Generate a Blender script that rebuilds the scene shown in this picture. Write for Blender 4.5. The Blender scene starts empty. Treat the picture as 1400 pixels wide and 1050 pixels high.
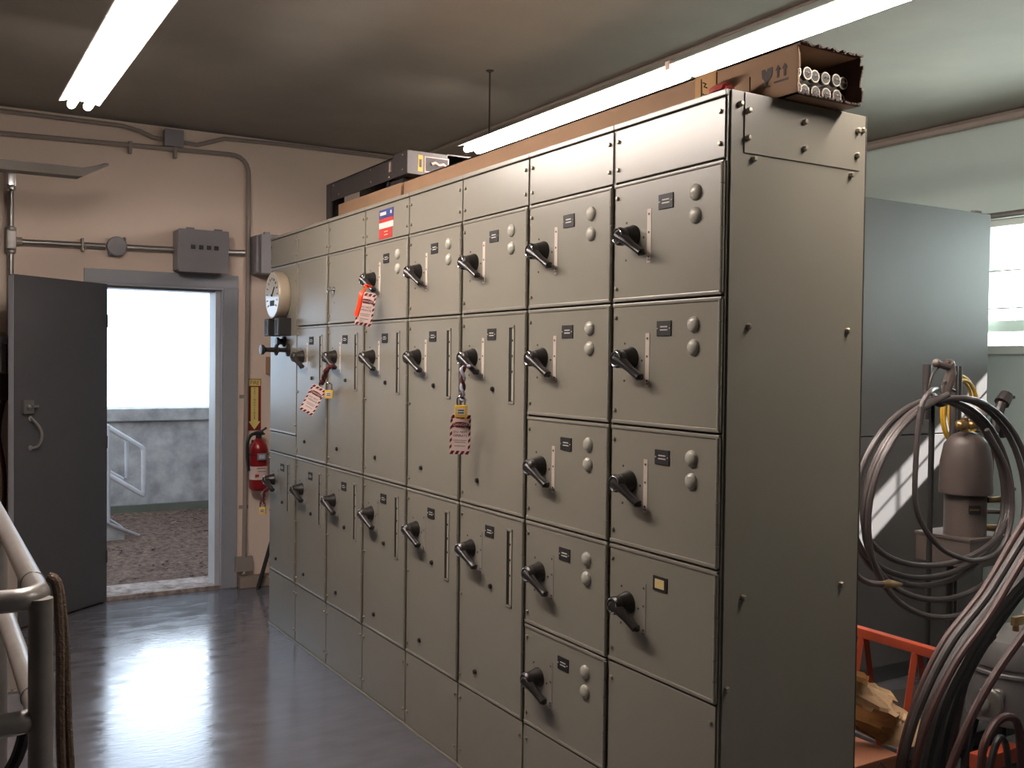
import bpy, bmesh, math, random
from mathutils import Vector, Matrix
random.seed(7)
S = bpy.context.scene
COL = S.collection
PI = math.pi
V = Vector

# ------------------------------------------------------------------ materials
def lin(c):
    c /= 255.0
    return c/12.92 if c <= .04045 else ((c+.055)/1.055)**2.4
def rgb(r, g, b): return (lin(r), lin(g), lin(b), 1)
MATS = {}
def mat(name, col, rough=.5, metal=0.0, var=0.0, vscale=6.0, bump=0.0, bscale=40.0, emit=None, estr=0, coat=0, spec=None, dark=None, stretch=None, rvar=0):
    if name in MATS: return MATS[name]
    m = bpy.data.materials.new(name); m.use_nodes = True
    nt = m.node_tree; b = nt.nodes['Principled BSDF']
    b.inputs['Base Color'].default_value = col
    b.inputs['Roughness'].default_value = rough
    b.inputs['Metallic'].default_value = metal
    if spec is not None: b.inputs['Specular IOR Level'].default_value = spec
    if coat: b.inputs['Coat Weight'].default_value = coat
    tc = nt.nodes.new('ShaderNodeTexCoord')
    src = tc.outputs['Object']
    if stretch:
        mp = nt.nodes.new('ShaderNodeMapping'); mp.inputs['Scale'].default_value = stretch
        nt.links.new(src, mp.inputs['Vector']); src = mp.outputs['Vector']
    if var or dark or rvar:
        n = nt.nodes.new('ShaderNodeTexNoise'); n.inputs['Scale'].default_value = vscale
        n.inputs['Detail'].default_value = 6; n.inputs['Roughness'].default_value = .6
        nt.links.new(src, n.inputs['Vector'])
        r = nt.nodes.new('ShaderNodeValToRGB')
        d = dark if dark else tuple(max(0, c*(1-var)) for c in col[:3])+(1,)
        l = col if dark else tuple(min(1, c*(1+var)) for c in col[:3])+(1,)
        r.color_ramp.elements[0].color = d; r.color_ramp.elements[1].color = l
        r.color_ramp.elements[0].position = .32; r.color_ramp.elements[1].position = .68
        nt.links.new(n.outputs['Fac'], r.inputs['Fac'])
        if var or dark: nt.links.new(r.outputs['Color'], b.inputs['Base Color'])
        if rvar:
            mr = nt.nodes.new('ShaderNodeMapRange')
            mr.inputs['From Min'].default_value = .3; mr.inputs['From Max'].default_value = .7
            mr.inputs['To Min'].default_value = max(.02, rough-rvar); mr.inputs['To Max'].default_value = rough+rvar
            nt.links.new(n.outputs['Fac'], mr.inputs['Value']); nt.links.new(mr.outputs['Result'], b.inputs['Roughness'])
    if bump:
        n2 = nt.nodes.new('ShaderNodeTexNoise'); n2.inputs['Scale'].default_value = bscale; n2.inputs['Detail'].default_value = 4
        nt.links.new(src, n2.inputs['Vector'])
        bp = nt.nodes.new('ShaderNodeBump'); bp.inputs['Strength'].default_value = bump; bp.inputs['Distance'].default_value = .01
        nt.links.new(n2.outputs['Fac'], bp.inputs['Height']); nt.links.new(bp.outputs['Normal'], b.inputs['Normal'])
    if emit:
        b.inputs['Emission Color'].default_value = emit; b.inputs['Emission Strength'].default_value = estr
    MATS[name] = m
    return m

M_MCC = mat('enclosure_paint', rgb(136, 132, 120), .30, var=.03, vscale=3, bump=.02, bscale=90, spec=.8)
M_MCCD = mat('enclosure_gap', rgb(58, 55, 48), .6)
M_HING = mat('hinge_metal', rgb(150, 146, 134), .3, .35)
M_SCREW = mat('screw_metal', rgb(165, 158, 140), .35, .6)
M_BLK = mat('black_phenolic', rgb(40, 36, 34), .3)
M_BLKR = mat('black_matt', rgb(30, 29, 30), .6)
M_PLUG = mat('plug_cap', rgb(178, 175, 162), .25)
M_STRIP = mat('label_strip', rgb(206, 192, 180), .4)
M_STRIPM = mat('painted_strip', rgb(142, 136, 130), .4)
M_DOT = mat('dark_dot', rgb(70, 52, 46), .5)
M_NPW = mat('engraving', rgb(200, 196, 186), .5)
M_NPY = mat('cream_card', rgb(226, 200, 140), .6)
M_CHR = mat('chrome', rgb(205, 205, 205), .18, 1)
M_SLOT = mat('slot_dark', rgb(26, 24, 22), .6)
M_SLOTI = mat('slot_strip', rgb(176, 168, 150), .4)
M_WALL = mat('wall_paint', rgb(238, 217, 200), .75, var=.03, vscale=1.4, bump=.12, bscale=14)
M_WALLR = mat('wall_paint_cool_tint', rgb(192, 208, 203), .75, var=.03, vscale=1.2, bump=.1, bscale=14)  # right wall: cool daylight tint put into the paint colour
M_WALLD = mat('wall_paint_grey', rgb(120, 116, 110), .8, var=.05, vscale=1.3)
M_CEIL = mat('ceiling_paint', rgb(146, 140, 131), .8, var=.13, vscale=.8, bump=.1, bscale=8)
M_FLOOR = mat('floor_paint', rgb(96, 94, 99), .17, var=.1, vscale=7.0, bump=.045, bscale=30, rvar=.08, stretch=(.7, 1.8, 1), spec=.65)
M_GRYB = mat('door_grey', rgb(76, 75, 78), .45, var=.05, vscale=2, bump=.03, bscale=60)
M_FRAME = mat('frame_grey', rgb(158, 160, 168), .42, var=.05, vscale=4)
M_JAMB = mat('jamb_light', rgb(190, 190, 192), .4, var=.06, vscale=5)
M_BOXG = mat('box_grey', rgb(142, 139, 143), .4, var=.04)
M_PIPE = mat('galvanized', rgb(150, 147, 142), .34, .75, var=.1, vscale=18)
M_PIPED = mat('conduit_painted', rgb(158, 147, 138), .45, .1, var=.05)
M_ALU = mat('aluminium', rgb(146, 142, 138), .36, .35, var=.08, vscale=20, bump=.03, bscale=120)
M_CARD = mat('cardboard', rgb(152, 120, 92), .8, var=.07, vscale=5, bump=.04, bscale=60)
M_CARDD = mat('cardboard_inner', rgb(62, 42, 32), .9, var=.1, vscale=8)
M_INK = mat('print_ink', rgb(62, 50, 46), .7)
M_DKM = mat('dark_metal', rgb(62, 57, 56), .45, .2, var=.08, vscale=6)
M_RED = mat('red_print', rgb(178, 52, 48), .5)
M_DRED = mat('danger_red', rgb(96, 18, 24), .45)
M_TAGW = mat('tag_white', rgb(232, 208, 200), .5)
M_BLUE = mat('blue_print', rgb(52, 66, 122), .5)
M_ORNG = mat('orange_ribbon', rgb(252, 72, 30), .5)
M_OFR = mat('orange_paint', rgb(158, 64, 38), .45, var=.1, vscale=12)
M_YEL = mat('yellow_lock', rgb(222, 176, 66), .4)
M_YELH = mat('yellow_hose', rgb(190, 150, 40), .5)
M_STRAP = mat('strap_dark', rgb(84, 32, 34), .5)
M_STRAPB = mat('strap_light', rgb(190, 196, 214), .35)
M_TUBE = mat('lamp_glow', (1, 1, 1, 1), .4, emit=(1.0, .875, .80, 1), estr=90.0)
M_REFL = mat('reflector_white', rgb(240, 240, 236), .4)
M_ROD = mat('rod_dark', rgb(70, 62, 56), .5, .3)
M_HOSE = mat('rubber_hose', rgb(72, 65, 64), .42, var=.12, vscale=14)
M_CABK = mat('cable_black', rgb(34, 32, 32), .5, var=.15, vscale=14)
M_CABR = mat('cable_rust', rgb(66, 40, 36), .5, var=.15, vscale=14)
M_CABK2 = mat('cable_brown', rgb(52, 45, 43), .5, var=.15, vscale=14)
M_TANK = mat('tank_grey', rgb(108, 106, 106), .32, .2, var=.08, vscale=7)
M_BELL = mat('tank_brown', rgb(88, 78, 74), .45, .1, var=.1, vscale=7)
M_BRASS = mat('brass', rgb(150, 122, 84), .35, .8)
M_PAPER = mat('kraft_paper', rgb(180, 150, 112), .75, var=.14, vscale=9, bump=.3, bscale=16)
M_OBOX = mat('orange_carton', rgb(118, 72, 46), .8, var=.1, vscale=6)
M_PANEL = mat('panel_grey', rgb(84, 80, 79), .55, var=.05, vscale=1.6, bump=.02, bscale=40, spec=.25)
M_EXT = mat('extinguisher_red', rgb(138, 20, 26), .3)
M_SIGNR = mat('sign_red', rgb(134, 28, 26), .5)
M_SIGNY = mat('sign_yellow', rgb(232, 214, 128), .5)
M_CONC = mat('concrete', rgb(178, 180, 184), .85, vscale=5.5, dark=rgb(126, 128, 132), bump=.3, bscale=24)
M_CONCB = mat('concrete_base', rgb(92, 96, 88), .9, var=.1)
M_SOIL = mat('soil', rgb(120, 98, 86), .95, vscale=26, dark=rgb(56, 44, 38), bump=.9, bscale=60)
M_SILL = mat('sill_concrete', rgb(190, 176, 168), .8, vscale=18, dark=rgb(112, 98, 92), bump=.3, bscale=50)
M_RAILW = mat('rail_white', rgb(176, 180, 190), .5, var=.12, vscale=9)
M_ROPE = mat('rope_brown', rgb(98, 80, 66), .8, bump=.6, bscale=120)
M_CURB = mat('curb_concrete', rgb(150, 136, 124), .7, var=.08)
M_WINF = mat('window_frame_paint', rgb(205, 215, 208), .5)
M_DIAL = mat('dial_face', rgb(206, 200, 186), .25, coat=.6)
M_DIALR = mat('dial_rim', rgb(188, 172, 150), .35, .2)
M_SOFF = mat('soffit', rgb(160, 130, 110), .8)
M_GLASS = None

# ------------------------------------------------------------------ mesh builder
class MB:
    def __init__(s): s.bm = bmesh.new()
    def _m(s, faces, mi):
        for f in faces: f.material_index = mi
    def box(s, c, d, rot=None, bev=0, mi=0, seg=2):
        r = bmesh.ops.create_cube(s.bm, size=1)
        vs = r['verts']
        bmesh.ops.scale(s.bm, vec=V(d), verts=vs)
        fs = list({f for v in vs for f in v.link_faces})
        if bev:
            es = list({e for v in vs for e in v.link_edges})
            q = bmesh.ops.bevel(s.bm, geom=es, offset=bev, segments=seg, affect='EDGES', profile=.5)
            fs = list({f for f in q['faces']}|{f for f in fs if f.is_valid})
            vs = list({v for f in fs for v in f.verts})
        if rot is not None: bmesh.ops.rotate(s.bm, cent=(0, 0, 0), matrix=rot, verts=vs)
        bmesh.ops.translate(s.bm, vec=V(c), verts=vs)
        s._m(fs, mi); return s
    def b2(s, lo, hi, bev=0, mi=0):
        lo, hi = V(lo), V(hi)
        return s.box((lo+hi)/2, hi-lo, None, bev, mi)
    def tube(s, pts, r, seg=10, mi=0, closed=False, cap=True, flat=None):
        pts = [V(p) for p in pts]; n = len(pts)
        rs = r if isinstance(r, (list, tuple)) else [r]*n
        T = []
        for i in range(n):
            if closed: t = pts[(i+1) % n]-pts[i-1]
            else: t = pts[min(i+1, n-1)]-pts[max(i-1, 0)]
            T.append(t.normalized() if t.length > 1e-9 else V((0, 0, 1)))
        a = V((0, 0, 1)) if abs(T[0].z) < .9 else V((1, 0, 0))
        N = (a-T[0]*a.dot(T[0])).normalized()
        rings = []
        for i in range(n):
            N = (N-T[i]*N.dot(T[i])).normalized(); B = T[i].cross(N)
            k = flat[i] if flat else 1
            rings.append([s.bm.verts.new(pts[i]+(N*math.cos(2*PI*j/seg)*k+B*math.sin(2*PI*j/seg))*rs[i]) for j in range(seg)])
        fs = []
        for i in range(n if closed else n-1):
            a, b = rings[i], rings[(i+1) % n]
            for j in range(seg):
                fs.append(s.bm.faces.new((a[j], a[(j+1) % seg], b[(j+1) % seg], b[j])))
        if cap and not closed:
            fs.append(s.bm.faces.new(rings[0][::-1])); fs.append(s.bm.faces.new(rings[-1]))
        s._m(fs, mi); return s
    def cyl(s, p0, p1, r, r2=None, seg=20, mi=0):
        return s.tube([p0, p1], [r, r if r2 is None else r2], seg, mi)
    def lathe(s, prof, o, ax=(0, 0, 1), seg=28, mi=0):
        ax = V(ax).normalized(); o = V(o)
        a = V((0, 0, 1)) if abs(ax.z) < .9 else V((1, 0, 0))
        N = (a-ax*a.dot(ax)).normalized(); B = ax.cross(N)
        rings = []
        for (r, h) in prof:
            if r < 1e-6: rings.append([s.bm.verts.new(o+ax*h)])
            else: rings.append([s.bm.verts.new(o+ax*h+(N*math.cos(2*PI*j/seg)+B*math.sin(2*PI*j/seg))*r) for j in range(seg)])
        fs = []
        for a, b in zip(rings, rings[1:]):
            for j in range(seg):
                k = (j+1) % seg
                if len(a) == 1 and len(b) == 1: continue
                if len(a) == 1: fs.append(s.bm.faces.new((a[0], b[k], b[j])))
                elif len(b) == 1: fs.append(s.bm.faces.new((a[j], a[k], b[0])))
                else: fs.append(s.bm.faces.new((a[j], a[k], b[k], b[j])))
        if len(rings[0]) > 1: fs.append(s.bm.faces.new(rings[0][::-1]))
        if len(rings[-1]) > 1: fs.append(s.bm.faces.new(rings[-1]))
        s._m(fs, mi); return s
    def prism(s, poly, o, u, v, d, mi=0):
        """poly in the u,v plane at o, extruded by vector d"""
        o, u, v, d = V(o), V(u), V(v), V(d)
        a = [s.bm.verts.new(o+u*x+v*y) for x, y in poly]
        b = [s.bm.verts.new(p.co+d) for p in a]
        n = len(a); fs = [s.bm.faces.new(a[::-1]), s.bm.faces.new(b)]
        for i in range(n): fs.append(s.bm.faces.new((a[i], a[(i+1) % n], b[(i+1) % n], b[i])))
        s._m(fs, mi); return s
    def ball(s, c, r, sc=(1, 1, 1), mi=0, seg=16):
        q = bmesh.ops.create_uvsphere(s.bm, u_segments=seg, v_segments=max(6, seg//2), radius=r)
        bmesh.ops.scale(s.bm, vec=V(sc), verts=q['verts']); bmesh.ops.translate(s.bm, vec=V(c), verts=q['verts'])
        s._m({f for v in q['verts'] for f in v.link_faces}, mi); return s
    def text(s, txt, o, u, v, size, mi=0, d=.0006, align='CENTER', sx=1):
        cu = bpy.data.curves.new('t', 'FONT'); cu.body = txt; cu.size = size; cu.align_x = align; cu.align_y = 'CENTER'
        ob = bpy.data.objects.new('t', cu); COL.objects.link(ob)
        bpy.context.view_layer.update()
        me = bpy.data.meshes.new_from_object(ob.evaluated_get(bpy.context.evaluated_depsgraph_get()))
        u, v, o = V(u).normalized(), V(v).normalized(), V(o); w = u.cross(v)
        n0 = len(s.bm.faces); vm = [s.bm.verts.new(o+u*(p.co.x*sx)+v*p.co.y+w*d) for p in me.vertices]
        for f in me.polygons:
            try: g = s.bm.faces.new([vm[i] for i in f.vertices]); g.material_index = mi
            except ValueError: pass
        bpy.data.objects.remove(ob); bpy.data.curves.remove(cu); bpy.data.meshes.remove(me)
        return s
    def mesh(s, name, mats, smooth=True, ang=35, recalc=True):
        me = bpy.data.meshes.new(name)
        if recalc: bmesh.ops.recalc_face_normals(s.bm, faces=s.bm.faces)
        s.bm.to_mesh(me); s.bm.free()
        for m in (mats if isinstance(mats, (list, tuple)) else [mats]): me.materials.append(m)
        if smooth:
            me.polygons.foreach_set('use_smooth', [True]*len(me.polygons)); me.set_sharp_from_angle(angle=math.radians(ang))
        me.update(); return me
def ob(name, me, parent=None, loc=(0, 0, 0), rot=None):
    o = bpy.data.objects.new(name, me); COL.objects.link(o)
    if parent: o.parent = parent
    o.location = loc
    if rot: o.rotation_euler = rot
    w_ = o.modifiers.new('weighted_normals', 'WEIGHTED_NORMAL'); w_.keep_sharp = True
    return o
CACHE = {}
def part(name, fn, mats, parent=None, loc=(0, 0, 0), key=None, rot=None, **kw):
    if key is not None and key in CACHE: me = CACHE[key]
    else:
        b = MB(); fn(b); me = b.mesh(name, mats, **kw)
        if key is not None: CACHE[key] = me
    return ob(name, me, parent, loc, rot)
def tag(o, label, cat, group=None):
    o['label'] = label; o['category'] = cat
    if group: o['group'] = group
    return o
def thing(name, label, cat, loc=(0, 0, 0), group=None, rot=None):
    o = bpy.data.objects.new(name, None); COL.objects.link(o); o.location = loc; o.empty_display_size = .1
    if rot: o.rotation_euler = rot
    return tag(o, label, cat, group)
def solid(name, fn, mats, label, cat, group=None, loc=(0, 0, 0), **kw):
    return tag(part(name, fn, mats, None, loc, **kw), label, cat, group)
def struct(name, fn, mats, parent=None, **kw):
    o = part(name, fn, mats, parent, **kw)
    if parent is None: o['kind'] = 'structure'
    return o
def arc(c, r, a0, a1, n, u, v):
    c, u, v = V(c), V(u), V(v)
    return [c+u*(r*math.cos(a0+(a1-a0)*i/n))+v*(r*math.sin(a0+(a1-a0)*i/n)) for i in range(n+1)]
def spline(pts, k=8):
    pts = [V(p) for p in pts]; out = []
    for i in range(len(pts)-1):
        p0, p1, p2, p3 = pts[max(i-1, 0)], pts[i], pts[i+1], pts[min(i+2, len(pts)-1)]
        for j in range(k):
            t = j/k
            out.append(.5*((2*p1)+(p2-p0)*t+(2*p0-5*p1+4*p2-p3)*t*t+(3*p1-p0-3*p2+p3)*t**3))
    return out+[pts[-1]]

# ------------------------------------------------------------------ camera
yaw, pitch, roll = 0.5418999, -0.0228118, 0.0115846
f = V((math.sin(yaw)*math.cos(pitch), math.cos(yaw)*math.cos(pitch), math.sin(pitch)))
r = V((math.cos(yaw), -math.sin(yaw), 0)); u = r.cross(f)
r2 = r*math.cos(roll)+u*math.sin(roll); u2 = u*math.cos(roll)-r*math.sin(roll)
CAM = V((-1.79864, -1.92539, 1.57316))
cd = bpy.data.cameras.new('camera'); cam = bpy.data.objects.new('camera', cd); COL.objects.link(cam)
cd.sensor_width = 36; cd.lens = 1353.14*36/1400; cd.clip_start = .05
cam.matrix_world = Matrix(((r2.x, u2.x, -f.x, CAM.x), (r2.y, u2.y, -f.y, CAM.y), (r2.z, u2.z, -f.z, CAM.z), (0, 0, 0, 1)))
S.camera = cam

# ------------------------------------------------------------------ the room
YB, XR, ZC, XL, YF = 4.85, 3.75, 3.085, -7.5, -8.0
DX0, DX1, DZ = -.80, -.012, 2.048
struct('floor', lambda b: b.b2((XL, YF, -.12), (XR, YB, 0)), M_FLOOR, smooth=False)
struct('ceiling', lambda b: b.b2((XL-.2, YF-.2, ZC), (XR+.2, YB+.2, ZC+.15)), M_CEIL, smooth=False)
def f(b):
    b.b2((XL-.2, YB, -.12), (DX0, YB+.2, ZC)); b.b2((DX1, YB, -.12), (9, YB+.2, ZC)); b.b2((DX0, YB, DZ), (DX1, YB+.2, ZC))
    b.b2((DX0, YB, -.12), (DX1, YB+.2, -.03)); b.b2((4.2, YB, ZC), (9, YB+.2, 5.2))  # unseen wing, wall run on and raised, added to keep sun off the yard
struct('wall_back', f, M_WALL, smooth=False)
WY0, WY1, WZ0, WZ1 = .28, 1.78, 1.70, 2.41
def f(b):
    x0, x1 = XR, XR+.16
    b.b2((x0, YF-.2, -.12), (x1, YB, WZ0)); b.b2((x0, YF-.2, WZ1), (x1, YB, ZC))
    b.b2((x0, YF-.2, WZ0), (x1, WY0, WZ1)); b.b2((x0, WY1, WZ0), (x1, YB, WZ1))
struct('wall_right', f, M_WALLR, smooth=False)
struct('wall_left', lambda b: b.b2((XL-.2, YF-.2, -.12), (XL, YB, ZC)), M_WALLD, smooth=False)
struct('wall_front', lambda b: b.b2((XL, YF-.2, -.12), (XR, YF, ZC)), M_WALLD, smooth=False)
def window(name, y0, y1):
    def f(b):
        x0, x1 = XR-.015, XR+.06
        b.b2((x0, y0-.05, WZ1), (x1, y1+.05, WZ1+.06), .004); b.b2((x0-.02, y0-.05, WZ0-.05), (x1, y1+.05, WZ0), .004)
        b.b2((x0, y0-.05, WZ0), (x1, y0, WZ1), .004); b.b2((x0, y1, WZ0), (x1, y1+.05, WZ1), .004)
        b.b2((XR+.07, y0, 1.785), (XR+.10, y1, 1.855), .003)
        n = int(round((y1-y0)/.29))
        for i in range(1, n): y = y0+(y1-y0)*i/n; b.b2((XR+.02, y-.004, WZ0), (XR+.03, y+.004, WZ1))
        for z in (WZ0+.225, WZ0+.45): b.b2((XR+.02, y0, z-.004), (XR+.03, y1, z+.004))
    return struct(name, f, M_WINF)
window('window_1', WY0, WY1)
struct('trim_1', lambda b: b.b2((XR+.16, -4.5, 2.61), (XR+.88, 2.6, 2.73)), M_SOFF, smooth=False)   # roof eave outside the windows
struct('trim_2', lambda b: b.tube([(XR-.03, 4.8, ZC-.03), (XR-.03, -3, ZC-.03)], .03, 8), M_PIPED)     # cove strip along wall and ceiling
struct('baseboard_back', lambda b: b.b2((.09, YB-.075, 0), (XR, YB, .075), .004), M_CURB)
# door frame, leaf
def f(b):
    y0, y1 = YB-.018, YB+.2
    b.b2((DX1, y0, 0), (DX1+.095, YB, DZ), .002); b.b2((DX0-.09, y0, DZ), (DX1+.095, YB, DZ+.085), .002); b.b2((DX0-.09, y0, 0), (DX0, YB, DZ), .002)
    b.b2((DX1-.012, y0+.004, 0), (DX1, YB+.03, DZ-.016)); b.b2((DX0, y0+.004, DZ-.015), (DX1, YB+.03, DZ))
struct('door_1', f, M_FRAME)
def f(b):
    b.b2((DX1-.045, YB+.03, .0), (DX1, YB+.2, DZ), .004); b.b2((DX0, YB+.05, DZ-.03), (DX1, YB+.2, DZ)); b.b2((DX0, YB+.05, 0), (DX0+.03, YB+.2, DZ))
struct('trim_3', f, M_JAMB)
struct('trim_4', lambda b: b.b2((DX0, YB-.01, -.03), (DX1, YB+.32, .028), .006), M_SILL)
hx, hy, fx, fy = -.785, 4.835, -1.352, 4.36
L = math.hypot(fx-hx, fy-hy); ang = math.atan2(fy-hy, fx-hx)
dr = thing('steel_door', 'tall dark grey steel door standing open into the room beside the bright doorway', 'door', (hx, hy, 0), rot=(0, 0, ang))
dr['kind'] = 'thing'
part('leaf', lambda b: b.b2((0.0, 0, .012), (L, .044, 2.035), .003), M_GRYB, dr)
# inner face looks towards +y of the leaf frame
def f(b):
    x = L-.115
    b.tube(spline([(x, .046, 1.21), (x, .07, 1.2), (x-.035, .085, 1.15), (x-.04, .09, 1.1), (x-.03, .07, 1.05), (x, .046, 1.04)], 6), .008, 8)
    b.lathe([(.016, 0), (.014, .006)], (x, .044, 1.21), (0, 1, 0), 14); b.lathe([(.016, 0), (.014, .006)], (x, .044, 1.04), (0, 1, 0), 14)
part('pull_handle', f, M_ALU, dr)
def f(b):
    x = L-.08
    b.b2((x-.045, .044, 1.24), (x+.03, .066, 1.32), .004); b.b2((x-.07, .05, 1.275), (x-.02, .075, 1.29), .002); b.ball((x, .07, 1.28), .014)
part('rim_lock', f, M_PIPE, dr)
part('edge_strip', lambda b: b.b2((L, .004, .02), (L+.003, .04, 2.03)), M_FRAME, dr)
for z in (.3, 1.03, 1.8): part('hinge', lambda b: b.cyl((0.006, .046, -.04), (.006, .046, .04), .006, seg=10), M_GRYB, dr, (0, 0, z), key='dhinge')

# ------------------------------------------------------------------ outdoors
def f(b):
    n = 40; x0, x1, y0, y1 = -3.5, 2.2, YB+.2, 7.6
    g = [[None]*(n+1) for _ in range(n+1)]
    for i in range(n+1):
        for j in range(n+1):
            x = x0+(x1-x0)*i/n; y = y0+(y1-y0)*j/n; t = (y-y0)/(y1-y0)
            z = -.01+.19*t**1.2+random.uniform(-.012, .012)*(1 if t > .1 else .2)
            g[i][j] = b.bm.verts.new((x, y, z))
    for i in range(n):
        for j in range(n): b.bm.faces.new((g[i][j], g[i+1][j], g[i+1][j+1], g[i][j+1]))
gr = struct('ground', f, M_SOIL)
def f(b):
    b.b2((-3.5, 7.5, -.2), (2.2, 7.8, .98)); b.b2((-3.5, 7.455, .995), (2.2, 7.85, 1.108), .008); b.b2((-3.5, 7.51, .97), (2.2, 7.8, 1.0))
    b.b2((.78, 5.05, -.2), (1.05, 7.52, 2.6)); b.b2((-3.6, 5.05, -.2), (-3.4, 7.85, 1.108))  # tall right-hand wall: unseen, added to block sun from the yard
struct('wall_retaining', f, M_CONC, smooth=False)
struct('trim_5', lambda b: b.b2((-3.4, 7.46, .05), (.78, 7.5, .235)), M_CONCB, smooth=False)
def f(b):
    for i in range(420):
        x = random.uniform(-.6, .76); y = random.uniform(6.6, 7.44)
        if random.random() < .35: y = random.uniform(5.3, 6.9)
        if x < -.02 and y > 6.3: continue
        t = (y-5.05)/2.55; s_ = random.uniform(.005, .014)
        q = bmesh.ops.create_icosphere(b.bm, subdivisions=1, radius=s_)
        bmesh.ops.scale(b.bm, vec=(random.uniform(.7, 1.4), random.uniform(.7, 1.4), .6), verts=q['verts'])
        bmesh.ops.translate(b.bm, vec=(x, y, -.005+.19*t**1.2+s_*.25), verts=q['verts'])
o = part('gravel', f, mat('pebbles', rgb(112, 94, 86), .9, var=.3, vscale=7)); o['kind'] = 'stuff'; tag(o, 'loose gravel and clods scattered over the brown soil outside the doorway', 'gravel')
# stair with pipe railing
st = thing('outdoor_stair', 'pale steel stair with pipe handrail outside the doorway before the concrete wall', 'stair', (-.53, 6.5, 0))
R_ = .020
def P_(x, y, z): return (.944*x-.1007+.53, .944*(y-7.0), .944*z+.0881)
def f(b):
    pts = [P_(-1.0, 7, 1.37), P_(-.428, 7, .99)]+[P_(-.15, 7, .805), P_(-.128, 7, .785), P_(-.122, 7, .755)]+[P_(-.121, 7, .4), P_(-.124, 7, .385), P_(-.14, 7, .392), P_(-.41, 7, .575), P_(-1.0, 7, .96)]
    b.tube(pts, R_, 10); b.cyl(P_(-.415, 7, .17), P_(-.415, 7, .99), .024, seg=10)
part('handrail', f, M_RAILW, st)
def f(b):
    b.tube([P_(-1.0, 7.22, 1.37), P_(-.25, 7.22, .87), P_(-.225, 7.22, .83), P_(-.22, 7.22, .51), P_(-.25, 7.22, .5), P_(-1, 7.22, .98)], .017, 8)
part('far_handrail', f, M_RAILW, st)
part('stringer', lambda b: b.tube([(-.50, .05, .50), (.29, .05, .112)], .013, 6), M_BOXG, st)
part('side_plate', lambda b: b.prism([(-.50, .47), (.03, .225), (.19, .145), (.18, .085), (-.5, .08)], (0, .07, 0), (1, 0, 0), (0, 0, 1), (0, .006, 0)), M_CONC, st)
part('tread', lambda b: b.prism([(-.50, .50), (.04, .28), (.20, .16), (.17, .15), (-.5, .45)], (0, .085, 0), (1, 0, 0), (0, 0, 1), (0, .3, 0)), M_CONC, st)

# ------------------------------------------------------------------ control cabinets
W, H, D = .4811, 2.286, .529
ZS = [2.1075, 1.7518, 1.3891, 1.0305, .6733, .3249]
GAP = .0028
names = ['near end', 'second from the near end', 'third from the near end', 'fourth from the near end', 'fifth from the near end', 'sixth from the near end', 'seventh from the near end', 'far end']
labels = [
 'grey control cabinet at the near end of the row, bare bolted side panel facing out',
 'grey control cabinet second from the near end, with five small handled doors in a column',
 'grey control cabinet whose middle handle carries the upright danger tag and yellow padlock',
 'grey control cabinet with bare handles, between the upright danger tag and the red-labelled top panel',
 'grey control cabinet with the red and blue label on its top panel',
 'grey control cabinet with a chrome knob on its upper door, left of the red-labelled one',
 'grey control cabinet with a blank upper door, just right of the round meter',
 'grey control cabinet at the far end with the round meter and horizontal T handle']
def door_mesh(h, y0=.006, y1=W-.006):
    def f(b):
        b.b2((0, y0, -h+GAP), (.022, y1, -GAP), .004)
        b.b2((-.0035, y0, -h+GAP), (.008, y1, -h+GAP+.011), .003); b.b2((-.0035, y0, -GAP-.011), (.008, y1, -GAP), .003)
    return f
def handle_fn(b):
    b.lathe([(.034, 0), (.034, .006), (.030, .012), (.026, .030), (.024, .036)], (0, 0, 0), (-1, 0, 0), 24)
    b.lathe([(.024, .030), (.027, .038), (.027, .052), (.022, .058), (0, .060)], (0, 0, -.003), (-1, 0, 0), 24)
    b.tube([(-.046, .012, .002), (-.048, 0, -.002), (-.046, -.024, -.015), (-.040, -.050, -.034), (-.034, -.068, -.047), (-.031, -.080, -.055), (-.031, -.086, -.059)], [.014, .023, .018, .014, .0145, .015, .008], 12, flat=[.8, .8, .75, .7, .75, .8, .7])
def ring_fn(b): b.tube(arc((-.0595, 0, -.003), .021, 0, 2*PI*23/24, 23, (0, 1, 0), (0, 0, 1)), .0016, 6, closed=True)
def plate_fn(b):
    b.b2((-.003, -.031, -.021), (.001, .031, .021), .001, 0)
    b.b2((-.0036, -.016, .003), (-.003, .014, .0065), 0, 1); b.b2((-.0036, -.017, -.006), (-.003, .015, -.0025), 0, 1)
    for y in (-.026, .026): b.ball((-.003, y, 0), .0025, mi=1, seg=8)
def plate2_fn(b):
    b.b2((-.003, -.031, -.021), (.001, .031, .021), .001, 0); b.b2((-.0045, -.02, -.013), (-.003, .02, .013), 0, 1)
def plug_fn(b): b.lathe([(.0225, 0), (.0225, .003), (.019, .008), (.011, .0115), (0, .0125)], (0, 0, 0), (-1, 0, 0), 24)
def screw_fn(b): b.lathe([(.0065, 0), (.0065, .003), (.005, .0065), (0, .0075)], (0, 0, 0), (-1, 0, 0), 12)
def strip_fn(b):
    b.b2((-.0012, -.009, -.077), (.001, .009, .077), 0, 0)
    for z in (.062, .010, -.06): b.b2((-.0026, -.003, z-.003), (-.002, .003, z+.003), 0, 1)
    for z in (-.067,): b.b2((-.0026, -.005, z-.003), (-.002, .005, z), 0, 1)
def hole_fn(b): b.lathe([(.0035, -.001), (.0035, .0012), (0, .0016)], (0, 0, 0), (-1, 0, 0), 8)
def knob_fn(b): b.lathe([(.0095, 0), (.0095, .004), (.0075, .009), (0, .0105)], (0, 0, 0), (-1, 0, 0), 14)
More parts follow.
